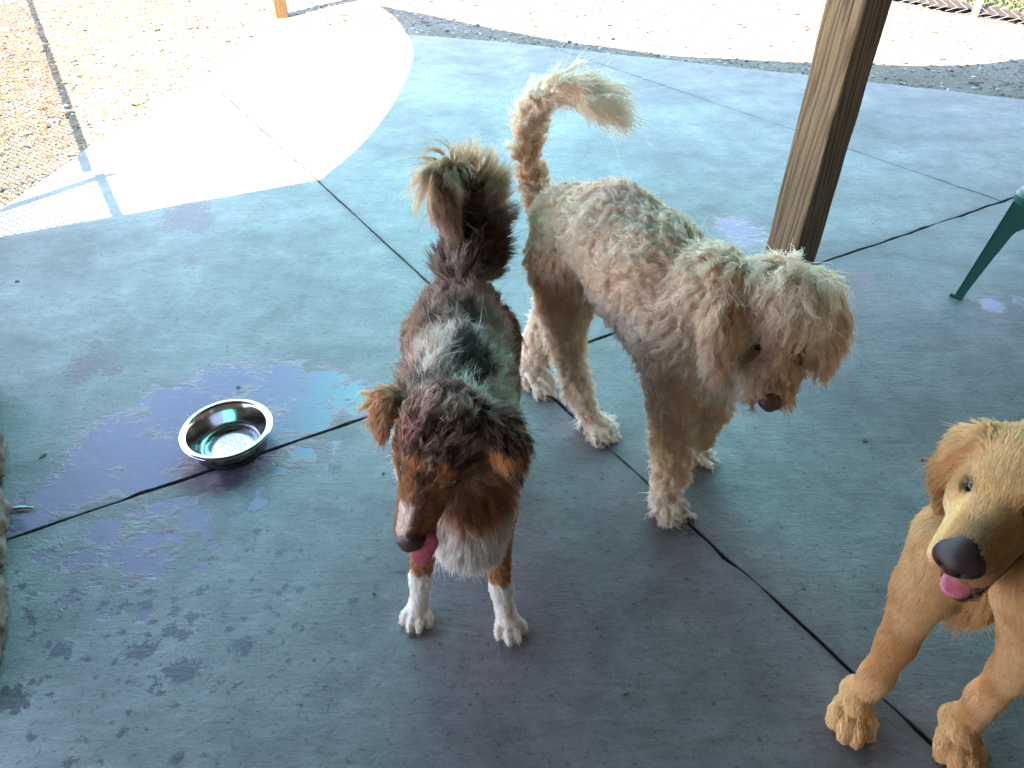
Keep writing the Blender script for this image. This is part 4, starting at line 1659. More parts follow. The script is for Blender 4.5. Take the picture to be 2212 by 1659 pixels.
REG1 = {
    'body': dict(L=.044, lift=.20, curl=.0070, wl=.030, droop=.30, clump=.92, mess=.26, rad=0.00079),
    'chest': dict(L=.042, lift=.20, curl=.0068, wl=.030, droop=.5, clump=.92, mess=.26, rad=0.00079),
    'neck': dict(L=.048, lift=.17, curl=.0065, wl=.032, droop=.4, clump=.92, mess=.26, rad=0.00079),
    'leg': dict(L=.030, lift=.34, curl=.0050, wl=.022, droop=.2, clump=.86, mess=.40, rad=0.00076),
    'foot': dict(L=.031, lift=.42, curl=.0040, wl=.02, droop=.15, clump=.86, mess=.40, rad=0.00076),
    'tailbase': dict(L=.028, lift=.45, curl=.0060, wl=.022, droop=.1, clump=.92, mess=.5, rad=0.00076),
    'tailwild': dict(L=.046, lift=.45, curl=.009, wl=.030, droop=.1, clump=.92, mess=.6, rad=0.00085, dens=1.2),
    'tail': dict(L=.046, lift=.38, curl=.0075, wl=.036, droop=.1, clump=.92, mess=.40, rad=0.00076, dens=1.8),
    'tailtip': dict(L=.115, lift=.24, curl=.006, wl=.07, droop=-.12, clump=.92, mess=.34, rad=0.00064, dens=3.0),
    'crown': dict(L=.070, lift=.34, curl=.0065, wl=.042, droop=.45, clump=.92, mess=.38, rad=0.00079, dens=1.5),
    'brow': dict(L=.022, lift=.34, curl=.0042, wl=.030, droop=.55, clump=.92, mess=.28, rad=0.00076, dens=1.5),
    'bridge': dict(L=.016, lift=.25, curl=.002, wl=.02, droop=.1, clump=.5, mess=.25, rad=0.00064, dens=1.7),
    'muzzle': dict(L=.042, lift=.38, curl=.0050, wl=.028, droop=.45, clump=.92, mess=.28, rad=0.00076, dens=1.6),
    'cheek': dict(L=.050, lift=.38, curl=.0050, wl=.028, droop=.5, clump=.92, mess=.3, rad=0.00076, dens=1.5),
    'ear': dict(L=.070, lift=.24, curl=.0055, wl=.040, droop=.45, clump=.92, mess=.22, rad=0.00076, dens=1.7),
}
RN1 = [p['reg'] for p in cd.P]


def regw(W, names, RN):
    m = np.array([1.0 if x in names else 0.0 for x in RN])
    return W @ m


def lerp(a, b, t):
    return a * (1 - t[:, None]) + b * t[:, None]


def col1(X, N_, W, dog):
    cream = np.array([.96, .80, .66]); apri = np.array([.86, .62, .42]); pale = np.array([.97, .87, .77]); rust = np.array([.42, .20, .13])
    t = np.clip((fbm(X, 9, 3) - .38) * 2.2, 0, 1)
    c = lerp(np.tile(cream, (len(X), 1)), pale, t)
    c = lerp(c, apri, .40 * regw(W, ('ear',), RN1))
    c = lerp(c, apri, .5 * regw(W, ('tailbase',), RN1))
    q = H1.loc(X)
    br = np.exp(-((q[:, 1]) / .022) ** 2) * (q[:, 0] > .03) * regw(W, ('brow', 'bridge', 'crown', 'muzzle'), RN1)
    c = lerp(c, apri, np.clip(.45 * br, 0, 1))
    br = np.exp(-((q[:, 1]) / .02) ** 2) * np.clip((q[:, 0] - .12) * 14, 0, 1) * regw(W, ('bridge', 'muzzle'), RN1)
    c = lerp(c, rust, np.clip(br * .8, 0, 1))
    th = regw(W, ('leg',), RN1) * np.clip((X[:, 2] - .28) * 5, 0, 1) * np.clip((X[:, 1] - 1.35) * 8, 0, 1)
    c = lerp(c, apri, .35 * th)
    lo_ = regw(W, ('leg', 'foot'), RN1) * np.clip((.2 - X[:, 2]) * 6, 0, 1)
    c = lerp(c, pale, .7 * lo_)
    eye = sum(np.exp(-(np.linalg.norm(X - e, axis=1) / .019) ** 2) for e in EY1)
    c = lerp(c, np.array([.22, .11, .07]), np.clip(eye, 0, .8))
    return c


R1 = empty('dog', (float(pawF[0]), float(pawF[1]), 0))
tag(R1, 'tall curly cream dog walking with head lowered and tail curled high', 'dog', 'dogs on the patio')
B1 = cd.body(col1, R1, SKIN)
cd.coat(REG1, col1, B1, HAIR, 150000, seed=5, npts=14, per_clump=30, lock_tone=.20, avoid=[(e + H1.d(.4, 0, .9) * .008, .015) for e in EY1] + [(H1(Ln - .004, 0, -.002), .030)])
# long loose curls standing off the tail
em = eye_mat('brown_eye', (0.06, 0.028, 0.012))
for e, s in zip(EY1, (-1, 1)): eyeball(R1, e + H1.d(.3, .1 * s, .6) * .000, .0115, H1.d(.75, .25 * s, .45), em)
nb = [(H1(Ln - .014, 0, -.002), H1(Ln + .002, 0, -.006), .0165, .0145, 'n', .008), (H1(Ln - .004, -.011, -.004), H1(Ln - .002, .011, -.004), .0125, .0125, 'n', .01),
      (H1(Ln - .012, 0, -.020), H1(Ln - .002, 0, -.016), .007, .007, 'n', .006)]
nc = [(H1(Ln + .008, .0105 * s, -.007), H1(Ln + .016, .013 * s, -.004), .0038, .0048, .003) for s in (-1, 1)] + [(H1(Ln + .012, 0, -.03), H1(Ln + .015, 0, .002), .0014, .0014, .002)]
small_solid(nb, nc, .0014, 'nose', R1, NOSE)

# ================================================================== the red merle dog with white feet
ad = Dog(0.0037)
V3 = lambda *a: np.array(a, float)
# trunk, chest to rump
ad.cap(V3(-.118, 1.40, .425), V3(-.112, 1.18, .430), .098, .102, 'back', .03, flow=(0, 1, -.05))
ad.cap(V3(-.112, 1.18, .430), V3(-.102, 1.02, .435), .102, .104, 'back', .03, flow=(0, 1, -.1))
ad.cap(V3(-.110, 1.18, .385), V3(-.100, 1.00, .365), .090, .098, 'side', .03, flow=(0, .8, -.6))
ad.cap(V3(-.100, 1.02, .410), V3(-.085, .92, .390), .098, .080, 'ruff', .03, flow=(0, .3, -1))
ad.cap(V3(-.085, .93, .345), V3(-.080, .89, .330), .075, .062, 'bib', .03, flow=(.0, -.12, -1))
# neck up to the skull
A_hc = T(950, 938, 1.19)
A_no = T(880, 1180, 1.205)
ad.cap(V3(-.098, .98, .455), A_hc + V3(.012, .035, -.02), .082, .066, 'ruff', .03, flow=(.1, .8, -.7))
# front legs
for s, pts, pw in ((-1, [(V3(-.165, .985, .38), .052), (V3(-.178, .990, .275), .034), (V3(-.182, .955, .165), .0225), (V3(-.192, .940, .095), .0200), (V3(-.197, .925, .035), .0185)], G(905, 1326)),
                   (1, [(V3(-.035, .975, .38), .052), (V3(-.028, .968, .275), .034), (V3(-.030, .935, .165), .0225), (V3(-.022, .915, .095), .0200), (V3(-.014, .900, .035), .0185)], G(1097, 1350))):
    for a, b in zip(pts[:-1], pts[1:]): ad.cap(a[0], b[0], a[1], b[1], 'foreleg', .015)
    claws_a = [] if s == -1 else claws_a
    paw(ad, pw, (-.10, -1) if s == -1 else (.28, -1), .0285, 'paw', claws=claws_a, splay=1.1)
# hind legs
for pts, pw in (([(V3(-.180, 1.40, .385), .072), (V3(-.195, 1.33, .28), .048), (V3(-.190, 1.46, .16), .026), (V3(-.190, 1.43, .04), .020)], V3(-.19, 1.41, 0)),
                ([(V3(-.055, 1.40, .385), .072), (V3(-.040, 1.33, .28), .048), (V3(-.045, 1.46, .16), .026), (V3(-.045, 1.43, .04), .020)], V3(-.045, 1.41, 0))):
    for a, b in zip(pts[:-1], pts[1:]): ad.cap(a[0], b[0], a[1], b[1], 'hindleg', .025)
    paw(ad, pw, (0, -1), .028, 'paw')
# tail: up from the rump, then curling over and falling forward in a plume
tq = [(T(1002, 590, 1.690), .036), (T(1032, 525, 1.725), .027), (T(1040, 455, 1.735), .020), (T(1020, 395, 1.715), .016), (T(975, 368, 1.685), .014), (T(945, 385, 1.655), .012), (T(955, 430, 1.635), .010)]
for i, (a, b) in enumerate(zip(tq[:-1], tq[1:])):
    rg = 'tailroot' if i < 2 else ('plume' if i < 4 else 'plumetip')
    fl = b[0] - a[0]
    if i in (1, 2): fl = fl + V3(.05, .02, -.02)
    if i == 3: fl = T(930, 400, 1.65) - T(985, 368, 1.68)
    if i >= 4: fl = T(1000, 530, 1.61) - T(950, 400, 1.63)
    ad.cap(a[0], b[0], a[1], b[1], rg, .012, flow=fl)
# head, nose down and slightly to the left of the picture
H2 = Head(A_hc, A_no, T(965, 1040, 1.19) - T(868, 1020, 1.19))
LA = np.linalg.norm(A_no - A_hc)
ax2 = np.array([H2.f, H2.l, H2.u])
ad.ball(H2(-.008, 0, .0), (.066, .062, .052), ax2, 'skull', .02, flow=H2.d(-1, 0, .1))
ad.ball(H2(.035, 0, .008), (.045, .047, .036), ax2, 'brow', .02, flow=H2.d(-1, 0, .2))
for s in (-1, 1):
    ad.ball(H2(.050, .026 * s, .020), (.022, .018, .014), ax2, 'face', .012, flow=H2.d(-1, .3 * s, .1))
    ad.ball(H2(.040, .036 * s, -.022), (.045, .026, .030), ax2, 'cheek', .02, flow=H2.d(-.8, .4 * s, -.3))
ad.cap(H2(.060, 0, -.008), H2(LA - .020, 0, -.009), .036, .0205, 'face', .018, flow=H2.d(-1, 0, 0))
for s in (-1, 1): ad.cap(H2(.070, .016 * s, -.022), H2(LA - .024, .012 * s, -.018), .031, .0180, 'face', .012, flow=H2.d(-1, 0, -.2))
ad.cap(H2(.045, 0, -.048), H2(LA - .045, 0, -.050), .022, .0115, 'chin', .006, flow=H2.d(-1, 0, -.3))
# folded ears
eaR = [T(898, 900, 1.215), T(864, 872, 1.215), T(834, 880, 1.200), T(828, 922, 1.190)]
eaL = [T(1025, 905, 1.195), T(1068, 925, 1.180), T(1098, 960, 1.165), T(1106, 1008, 1.160)]
for e, ek in ((eaR, .84), (eaL, 1.0)):
    ad.cap(e[0], e[1], .025 * ek, .024 * ek, 'earbase', .012, flow=e[1] - e[0], flat=(H2.u + H2.f * .4, 1.8))
    ad.cap(e[1], e[2], .024 * ek, .022 * ek, 'ear', .010, flow=e[2] - e[1], flat=(H2.u + H2.f * .4, 2.0))
    ad.cap(e[2], e[3], .022 * ek, .010 * ek, 'ear', .010, flow=e[3] - e[2], flat=(H2.u + H2.f * .2, 1.9))
EY2 = [H2(.066, .0365 * s, .0065) for s in (-1, 1)]
for e, s in zip(EY2, (-1, 1)):
    gz = H2.d(.55, .55 * s, .65)
    ad.carve(e + gz * .003, e + gz * .016, .0085, .012, .003)
    # lids
    up_ = e + H2.d(-.4, .25 * s, .75) * .0085
    ad.cap(up_ + H2.d(.9, -.3 * s, 0) * .007, up_ - H2.d(.6, -.5 * s, .2) * .008, .0036, .0034, 'lid', .003, flow=H2.d(-1, 0, 0))
    dn_ = e + H2.d(.75, .35 * s, .1) * .0098
    ad.cap(dn_ + H2.d(.4, -.7 * s, .3) * .006, dn_ - H2.d(.3, -.7 * s, .3) * .007, .0028, .0028, 'lid', .003, flow=H2.d(-1, 0, 0))
ad.solve(); ad.surface()
REG2 = {
    'back': dict(L=.044, lift=.19, curl=.0040, wl=.045, droop=.15, clump=.80, mess=.62, rad=0.00074),
    'side': dict(L=.036, lift=.18, curl=.0030, wl=.045, droop=.3, clump=.65, mess=.35, rad=0.00074),
    'ruff': dict(L=.048, lift=.24, curl=.0030, wl=.05, droop=.3, clump=.65, mess=.30, rad=0.00074, dens=1.2),
    'bib': dict(L=.065, lift=.18, curl=.0025, wl=.06, droop=.6, clump=.6, mess=.15, rad=0.00068, dens=1.6),
    'foreleg': dict(L=.011, lift=.18, droop=.1, clump=.3, mess=.15, rad=0.00061),
    'hindleg': dict(L=.030, lift=.2, curl=.002, clump=.5, mess=.3, rad=0.00068, dens=.5),
    'paw': dict(L=.0042, lift=.10, droop=0, clump=.1, mess=.08, rad=0.00040, dens=1.0),
    'tailroot': dict(L=.062, lift=.72, curl=.003, wl=.06, droop=.12, clump=.6, mess=.16, rad=0.00068, dens=3.0),
    'plume': dict(L=.078, lift=.70, curl=.003, wl=.08, droop=.15, clump=.65, mess=.14, rad=0.00068, dens=2.6),
    'plumetip': dict(L=.105, lift=.22, curl=.003, wl=.09, droop=.25, clump=.7, mess=.10, rad=0.00068, dens=4.0),
    'skull': dict(L=.028, lift=.28, curl=.0025, wl=.03, droop=0, clump=.75, mess=.42, rad=0.00065, dens=1.4),
    'brow': dict(L=.012, lift=.20, curl=.001, droop=0, clump=.5, mess=.35, rad=0.00061, dens=1.5),
    'face': dict(L=.0055, lift=.14, droop=0, clump=.2, mess=.12, rad=0.00054, dens=1.6),
    'lid': dict(L=.003, lift=.1, droop=0, clump=.1, mess=.1, rad=0.00040, dens=1.0),
    'chin': dict(L=.009, lift=.2, droop=.1, clump=.3, mess=.2, rad=0.00054),
    'cheek': dict(L=.036, lift=.30, curl=.002, wl=.04, droop=.2, clump=.55, mess=.25, rad=0.00065, dens=1.3),
    'earbase': dict(L=.042, lift=.50, curl=.003, wl=.04, droop=.1, clump=.75, mess=.40, rad=0.00068, dens=2.0),
    'ear': dict(L=.034, lift=.26, curl=.002, wl=.04, droop=.35, clump=.7, mess=.28, rad=0.00068, dens=2.0),
}
RN2 = [p['reg'] for p in ad.P]


def smooth(x, a, b):
    t = np.clip((x - a) / (b - a), 0, 1)
    return t * t * (3 - 2 * t)


def col2(X, N_, W, dog):
    k = len(X)
    dark = np.array([.125, .074, .060]); silver = np.array([.88, .74, .67]); rosy = np.array([.50, .36, .29]); copper = np.array([.62, .31, .14])
    white = np.array([.96, .93, .88]); tan = np.array([.80, .52, .30]); pink = np.array([.60, .36, .30]); cream = np.array([.92, .74, .54])
    m1 = fbm(X * np.array([1, .8, 1]), 11, 21, 3); m2 = fbm(X, 26, 31, 3)
    c = lerp(np.tile(rosy, (k, 1)), silver, smooth(m1, .44, .52))
    c = lerp(c, dark, smooth(fbm(X * np.array([1, .8, 1]), 12.5, 55, 3), .535, .62))
    c = lerp(c, c * 1.5, smooth(m2, .5, .7) * .6)
    # pale grey saddle over the shoulders
    sh = np.exp(-(((X[:, 0] + .085) / .075) ** 2 + ((X[:, 1] - .98) / .075) ** 2)) * smooth(X[:, 2], .40, .50)
    c = lerp(c, np.array([.88, .78, .68]), np.clip(sh * 1.4 * smooth(fbm(X * np.array([1.6, .8, 1]), 16, 13, 3), .42, .56), 0, .85))
    # dark rump at the root of the tail
    rt = regw(W, ('tailroot',), RN2)
    c = lerp(c, dark * 1.3, .9 * rt * smooth(fbm(X, 14, 5, 2), .30, .45))
    pl = regw(W, ('plume',), RN2)
    c = lerp(c, tan, .85 * pl)
    # the inner right side of the tail stays dark, its fringe is light
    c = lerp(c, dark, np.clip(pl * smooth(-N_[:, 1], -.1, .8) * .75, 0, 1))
    pt = regw(W, ('plumetip',), RN2)
    c = lerp(c, lerp(np.tile(cream, (k, 1)), dark * 2.6, smooth(fbm(X, 20, 91, 2), .42, .62) * .8), pt)
    # copper flanks and hind legs
    c = lerp(c, copper * .8, .7 * regw(W, ('hindleg',), RN2) * smooth(X[:, 2], .1, .2))
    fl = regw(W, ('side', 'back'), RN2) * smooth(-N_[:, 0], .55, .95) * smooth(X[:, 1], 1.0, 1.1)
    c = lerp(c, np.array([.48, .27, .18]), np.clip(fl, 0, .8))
    # white bib and chest, rust under the cheek
    low = smooth(.415 - X[:, 2], -.01, .05) * smooth(1.04 - X[:, 1], .0, .06)
    c = lerp(c, white * .93, low)
    rust = np.exp(-(((X[:, 0] + .045) / .05) ** 2 + ((X[:, 2] - .435) / .035) ** 2)) * smooth(1.0 - X[:, 1], 0, .05)
    c = lerp(c, copper * .8, np.clip(rust * 1.2, 0, .9))
    lg = regw(W, ('foreleg',), RN2)
    c = lerp(c, tan * np.array([.75, .62, .5]), lg * smooth(X[:, 2], .118, .128) * smooth(.30 - X[:, 2], 0, .04) * smooth(-N_[:, 1], -.35, .1))
    c = lerp(c, white, np.clip(lg * (1 - smooth(X[:, 2] + .012 * (m2 - .5), .118, .128)) + lg * smooth(N_[:, 1], -.1, .5), 0, 1))
    c = lerp(c, white * np.array([1, .96, .92]), regw(W, ('paw',), RN2))
    # head
    q = H2.loc(X)
    hw = regw(W, ('skull', 'brow', 'face', 'cheek', 'chin', 'lid', 'earbase', 'ear'), RN2)
    mer = lerp(np.tile(dark * .9, (k, 1)), np.array([.66, .48, .39]), smooth(fbm(X, 60, 77, 3), .45, .60))
    h = mer
    cop = .85 * smooth(q[:, 0], .035, .065) * smooth(np.abs(q[:, 1]) + .35 * (q[:, 0] - .05), .008, .030)
    h = lerp(h, copper * .85, np.clip(cop, 0, 1))
    spots = np.exp(-(((q[:, 0] - .050) / .014) ** 2 + ((np.abs(q[:, 1]) - .022) / .011) ** 2)) * smooth(q[:, 2], 0, .01)
    h = lerp(h, copper * 1.05, np.clip(spots * 1.3, 0, .95))
    # pink speckled patch over the right brow
    pp_ = np.exp(-(((q[:, 0] - .008) / .024) ** 2 + ((q[:, 1] + .047) / .012) ** 2)) * smooth(q[:, 2], -.01, .01)
    spk = smooth(fbm(X, 150, 88, 2), .58, .66)
    h = lerp(h, np.tile(pink * 1.35, (k, 1)) * (1 - .7 * spk)[:, None], np.clip(pp_ * 1.6, 0, .95))
    brg = smooth(q[:, 0], .075, .10) * np.exp(-((q[:, 1] - .002) / .013) ** 2) * smooth(q[:, 2], .0, .012)
    h = lerp(h, np.array([.26, .13, .09]), np.clip(brg, 0, .85))
    tipw = smooth(q[:, 0], .115, .130) * smooth(-q[:, 1], .000, .008) * smooth(q[:, 2], -.006, .002)
    h = lerp(h, white * np.array([1, .9, .88]), np.clip(tipw, 0, 1))
    h = lerp(h, np.array([.13, .06, .05]), smooth(q[:, 0], LA - .032, LA - .020) * smooth(q[:, 1], -.010, .002))
    ch = regw(W, ('cheek', 'chin'), RN2)
    h = lerp(h, copper * .75, .75 * ch * smooth(q[:, 1], 0, .02))
    h = lerp(h, np.array([.85, .62, .42]), .85 * ch * smooth(-q[:, 1], .02, .04))
    er = regw(W, ('earbase', 'ear'), RN2)
    eb = lerp(np.tile(dark * 1.3, (k, 1)), np.array([.85, .50, .22]), smooth(m2, .46, .60))
    h = h * (1 - er[:, None]) + eb * er[:, None]
    edge = regw(W, ('ear',), RN2) * smooth(-(X[:, 0] + .14), 0, .03)
    h = lerp(h, np.array([.85, .60, .42]), np.clip(edge, 0, .8))
    eyr = np.minimum(np.linalg.norm(X - EY2[0], axis=1), np.linalg.norm(X - EY2[1], axis=1))
    h = lerp(h, np.array([.025, .014, .012]), np.exp(-(eyr / .0135) ** 4))
    c = c * (1 - hw[:, None]) + h * hw[:, None]
    return np.clip(c, 0, .97)


R2 = empty('dog', (-.11, .905, 0))
tag(R2, 'brown and grey merle dog with white paws and tongue out, bushy tail curled over', 'dog', 'dogs on the patio')
B2 = ad.body(col2, R2, SKIN)
cd_av = [(e + H2.d(.55, .5 * s, .65) * .006, .0085) for e, s in zip(EY2, (-1, 1))] + [(H2(LA - .002, 0, -.006), .0155)]
ad.coat(REG2, col2, B2, HAIR, 150000, seed=6, npts=10, per_clump=24, lock_tone=.36, avoid=cd_av)
em2 = eye_mat('pale_eye', (0.22, 0.26, 0.28), (.6, .57, .55))
for e, s in zip(EY2, (-1, 1)): eyeball(R2, e, .0105, H2.d(.80, .35 * s, .30), em2)
nb = [(H2(LA - .016, 0, -.005), H2(LA - .002, 0, -.007), .0170, .0140, 'n', .007), (H2(LA - .007, -.011, -.006), H2(LA - .007, .011, -.006), .0120, .0120, 'n', .008)]
nc = [(H2(LA + .004, .0085 * s, -.010), H2(LA + .012, .011 * s, -.006), .003, .0042, .002) for s in (-1, 1)]
small_solid(nb, nc, .0013, 'nose', R2, NOSE)
# tongue hanging from the open mouth, to the right of the nose
tg = Dog(.0016)
t0 = H2(.085, .004, -.040); t1 = H2(.118, .006, -.044); t2 = T(905, 1185, 1.215) + V3(0, .0, -.004); t3 = T(911, 1206, 1.222)
nrm_t = H2.u
for a, b, r0, r1 in ((t0, t1, .017, .019), (t1, T(914, 1170, 1.215), .019, .0225), (T(914, 1170, 1.215), t3, .0225, .017)):
    tg.cap(a, b, r0, r1, 'n', .006, flat=(unit(H2.u + H2.f * .4), 3.6))
tg.carve(T(925, 1130, 1.19), T(912, 1225, 1.205), .0016, .0022, .004)
tg.solve(); tg.surface()
link('tongue', mesh_from(tg.V, tg.Q), R2, TONG, smooth=True)
bm = bmesh.new()
for s in (-1, 1):
    add_tube(bm, [H2(.062, .026 * s, -.032), H2(.085, .0225 * s, -.030), H2(.108, .0165 * s, -.0265), H2(LA - .018, .0115 * s, -.022)], [.002, .0028, .0028, .002], seg=8)
link('lip', bm_mesh(bm), R2, LIP, smooth=True)
add_claws(R2, claws_a)

# ================================================================== the golden dog at the right edge
gd = Dog(0.0038)
gh = unit([-.85, -.53, 0])
gl = np.array([-gh[1], gh[0], 0])                 # its left
G_no = T(2066, 1214, 1.000)


def cam3(x, y, z):
    return np.array([x, 0, 0]) + np.array([0, _s, _c]) * y + np.array([0, -_c, _s]) * z


def near3(r_, u_, v_):
    """right / up / towards the viewer, for one standing in front of this dog"""
    return unit(cam3(.855, 0, .519) * r_ + cam3(.104, .983, -.171) * u_ + cam3(-.51, .2, .84) * v_)


fdir = near3(-.40, -.68, .61)
LG = .197
G_hc = G_no - fdir * LG
H3 = Head(G_hc, G_no, near3(.91, -.40, .15))
ax3 = np.array([H3.f, H3.l, H3.u])
gd.ball(H3(-.004, 0, .0), (.074, .066, .058), ax3, 'skull', .02, flow=H3.d(-1, 0, .05))
gd.ball(H3(.045, 0, .004), (.046, .052, .040), ax3, 'face', .02, flow=H3.d(-1, 0, .1))
for s in (-1, 1):
    gd.ball(H3(.056, .026 * s, .026), (.020, .019, .014), ax3, 'face', .012, flow=H3.d(-1, .3 * s, .1))
    gd.ball(H3(.045, .044 * s, -.030), (.050, .026, .036), ax3, 'cheek', .02, flow=H3.d(-.9, .3 * s, -.3))
gd.cap(H3(.070, 0, -.006), H3(LG - .022, 0, -.006), .041, .0300, 'face', .018, flow=H3.d(-1, 0, 0))
for s in (-1, 1): gd.cap(H3(.085, .018 * s, -.028), H3(LG - .026, .017 * s, -.026), .033, .0250, 'face', .010, flow=H3.d(-1, 0, -.15))
# lower jaw, open
gd.cap(H3(.040, 0, -.068), H3(LG - .048, 0, -.117), .030, .0175, 'chin', .006, flow=H3.d(-1, 0, -.3))
for s in (-1, 1): gd.cap(H3(.05, .024 * s, -.068), H3(LG - .054, .013 * s, -.112), .018, .0135, 'chin', .006, flow=H3.d(-1, 0, -.3))
EY3 = [H3(.070, .0345 * s, .0125) for s in (-1, 1)]
for e, s in zip(EY3, (-1, 1)):
    gz = H3.d(.78, .42 * s, .40)
    gd.carve(e + gz * .005, e + gz * .018, .0078, .012, .003)
    up_ = e + H3.d(.05, .1 * s, 1) * .0098
    gd.cap(up_ + H3.d(.6, -.75 * s, -.1) * .009, up_, .0034, .0042, 'lid', .003, flow=H3.d(-1, 0, 0))
    gd.cap(up_, up_ - H3.d(.6, -.75 * s, .35) * .010, .0042, .0034, 'lid', .003, flow=H3.d(-1, 0, 0))
    dn_ = e + H3.d(.55, .15 * s, -.8) * .0105
    gd.cap(dn_ + H3.d(.5, -.8 * s, .45) * .009, dn_, .003, .0034, 'lid', .003, flow=H3.d(-1, 0, 0))
    gd.cap(dn_, dn_ - H3.d(.6, -.75 * s, -.4) * .010, .0034, .003, 'lid', .003, flow=H3.d(-1, 0, 0))
# ears
for s, e in ((-1, [H3(-.014, -.050, .022), H3(-.010, -.076, -.004), H3(-.006, -.088, -.048), H3(-.002, -.086, -.095)]),
             (1, [H3(-.010, .052, .030), H3(.0, .082, .0), H3(.006, .090, -.045), H3(.01, .086, -.085)])):
    gd.cap(e[0], e[1], .028, .028, 'earbase', .012, flow=e[1] - e[0], flat=(H3.l + H3.u * .6, 1.7))
    gd.cap(e[1], e[2], .031, .035, 'ear', .012, flow=e[2] - e[1], flat=(H3.l * 1.0 - H3.f * .3, 2.4))
    gd.cap(e[2], e[3], .035, .022, 'ear', .012, flow=e[3] - e[2], flat=(H3.l * 1.0 - H3.f * .3, 2.2))
# trunk
chest = V3(.835, .800, .400)
gd.cap(G_hc + V3(.03, .03, -.035), chest + V3(.03, .02, .08), .074, .098, 'neck', .03, flow=(.3, .1, -1))
gd.cap(chest + V3(.01, .0, .02), chest + V3(.17, .11, .02), .112, .118, 'trunk', .03, flow=(.8, .5, -.1))
gd.cap(chest + V3(-.03, -.01, .01), chest + V3(-.035, -.035, -.075), .080, .050, 'bib', .03, flow=(-.1, -.1, -1))
gd.cap(chest + V3(.17, .11, .02), V3(1.22, 1.04, .43), .118, .105, 'trunk', .03, flow=(.8, .5, -.1))
# front legs, braced forward
P1, P2_ = G(1836, 1538), G(2056, 1600)
claws_g = []
lg1 = [(T(2052, 1170, 1.235), .058), (T(1992, 1275, 1.275), .043), (T(1935, 1392, 1.325), .0262), (T(1893, 1462, 1.362), .0232), (P1 + V3(.02, .018, .045), .026)]
lg2 = [(T(2235, 1262, 1.130), .058), (T(2232, 1385, 1.190), .043), (T(2182, 1455, 1.255), .0270), (T(2128, 1508, 1.318), .0240), (P2_ + V3(.022, .018, .045), .026)]
for lg_ in (lg1, lg2):
    for a, b in zip(lg_[:-1], lg_[1:]): gd.cap(a[0], b[0], a[1], b[1], 'foreleg', .02)
paw(gd, P1, (-.42, -1), .0385, 'paw', claws=claws_g, splay=.92, fat=1.14)
paw(gd, P2_, (-.22, -1), .0385, 'paw', claws=claws_g, splay=.92, fat=1.14)
for yo, kx in ((-.07, 0), (.07, .02)):
    b0 = V3(1.22, 1.04, .40) + gl * yo
    pts = [(b0, .078), (b0 + V3(-.05, -.03, -.13), .055), (b0 + V3(.10, .06, -.25), .028), (V3(b0[0] + .07, b0[1] + .04, .04), .022)]
    for a, b in zip(pts[:-1], pts[1:]): gd.cap(a[0], b[0], a[1], b[1], 'trunk', .025)
    paw(gd, V3(b0[0] + .05, b0[1] + .03, 0), gh[:2], .034, 'paw')
tb = V3(1.31, 1.10, .47)
gd.cap(V3(1.25, 1.06, .47), tb, .03, .022, 'tail', .02); gd.cap(tb, tb + V3(.20, .14, .04), .02, .012, 'tail', .02)
gd.solve(); gd.surface()
REG3 = {
    'trunk': dict(L=.035, lift=.16, curl=.002, wl=.06, droop=.2, clump=.5, mess=.07, rad=0.00104, dens=.35),
    'tail': dict(L=.08, lift=.3, droop=.6, clump=.6, mess=.07, rad=0.00104, dens=.4),
    'neck': dict(L=.028, lift=.13, curl=.001, wl=.06, droop=.3, clump=.3, mess=.1, rad=.0006, dens=1.3),
    'bib': dict(L=.070, lift=.20, curl=.003, wl=.06, droop=.5, clump=.7, mess=.22, rad=0.00086, dens=1.5),
    'foreleg': dict(L=.0135, lift=.09, droop=.05, clump=.18, mess=.06, rad=.00055, dens=1.8),
    'paw': dict(L=.0075, lift=.08, droop=.0, clump=.3, mess=.07, rad=0.00069, dens=1.3),
    'skull': dict(L=.0150, lift=.12, droop=0, clump=.2, mess=.08, rad=.0005, dens=1.9),
    'face': dict(L=.0062, lift=.08, droop=0, clump=.12, mess=.05, rad=.00045, dens=2.6),
    'lid': dict(L=.003, lift=.08, droop=0, clump=.1, mess=.07, rad=0.00051, dens=1.5),
    'chin': dict(L=.009, lift=.15, droop=.1, clump=.2, mess=.07, rad=0.00069, dens=1.4),
    'cheek': dict(L=.0130, lift=.10, droop=.05, clump=.2, mess=.08, rad=.0005, dens=1.8),
    'earbase': dict(L=.028, lift=.30, droop=.15, clump=.55, mess=.2, rad=0.00077, dens=1.7),
    'ear': dict(L=.040, lift=.30, curl=.002, wl=.04, droop=.3, clump=.65, mess=.16, rad=0.00077, dens=1.8),
}
RN3 = [p['reg'] for p in gd.P]


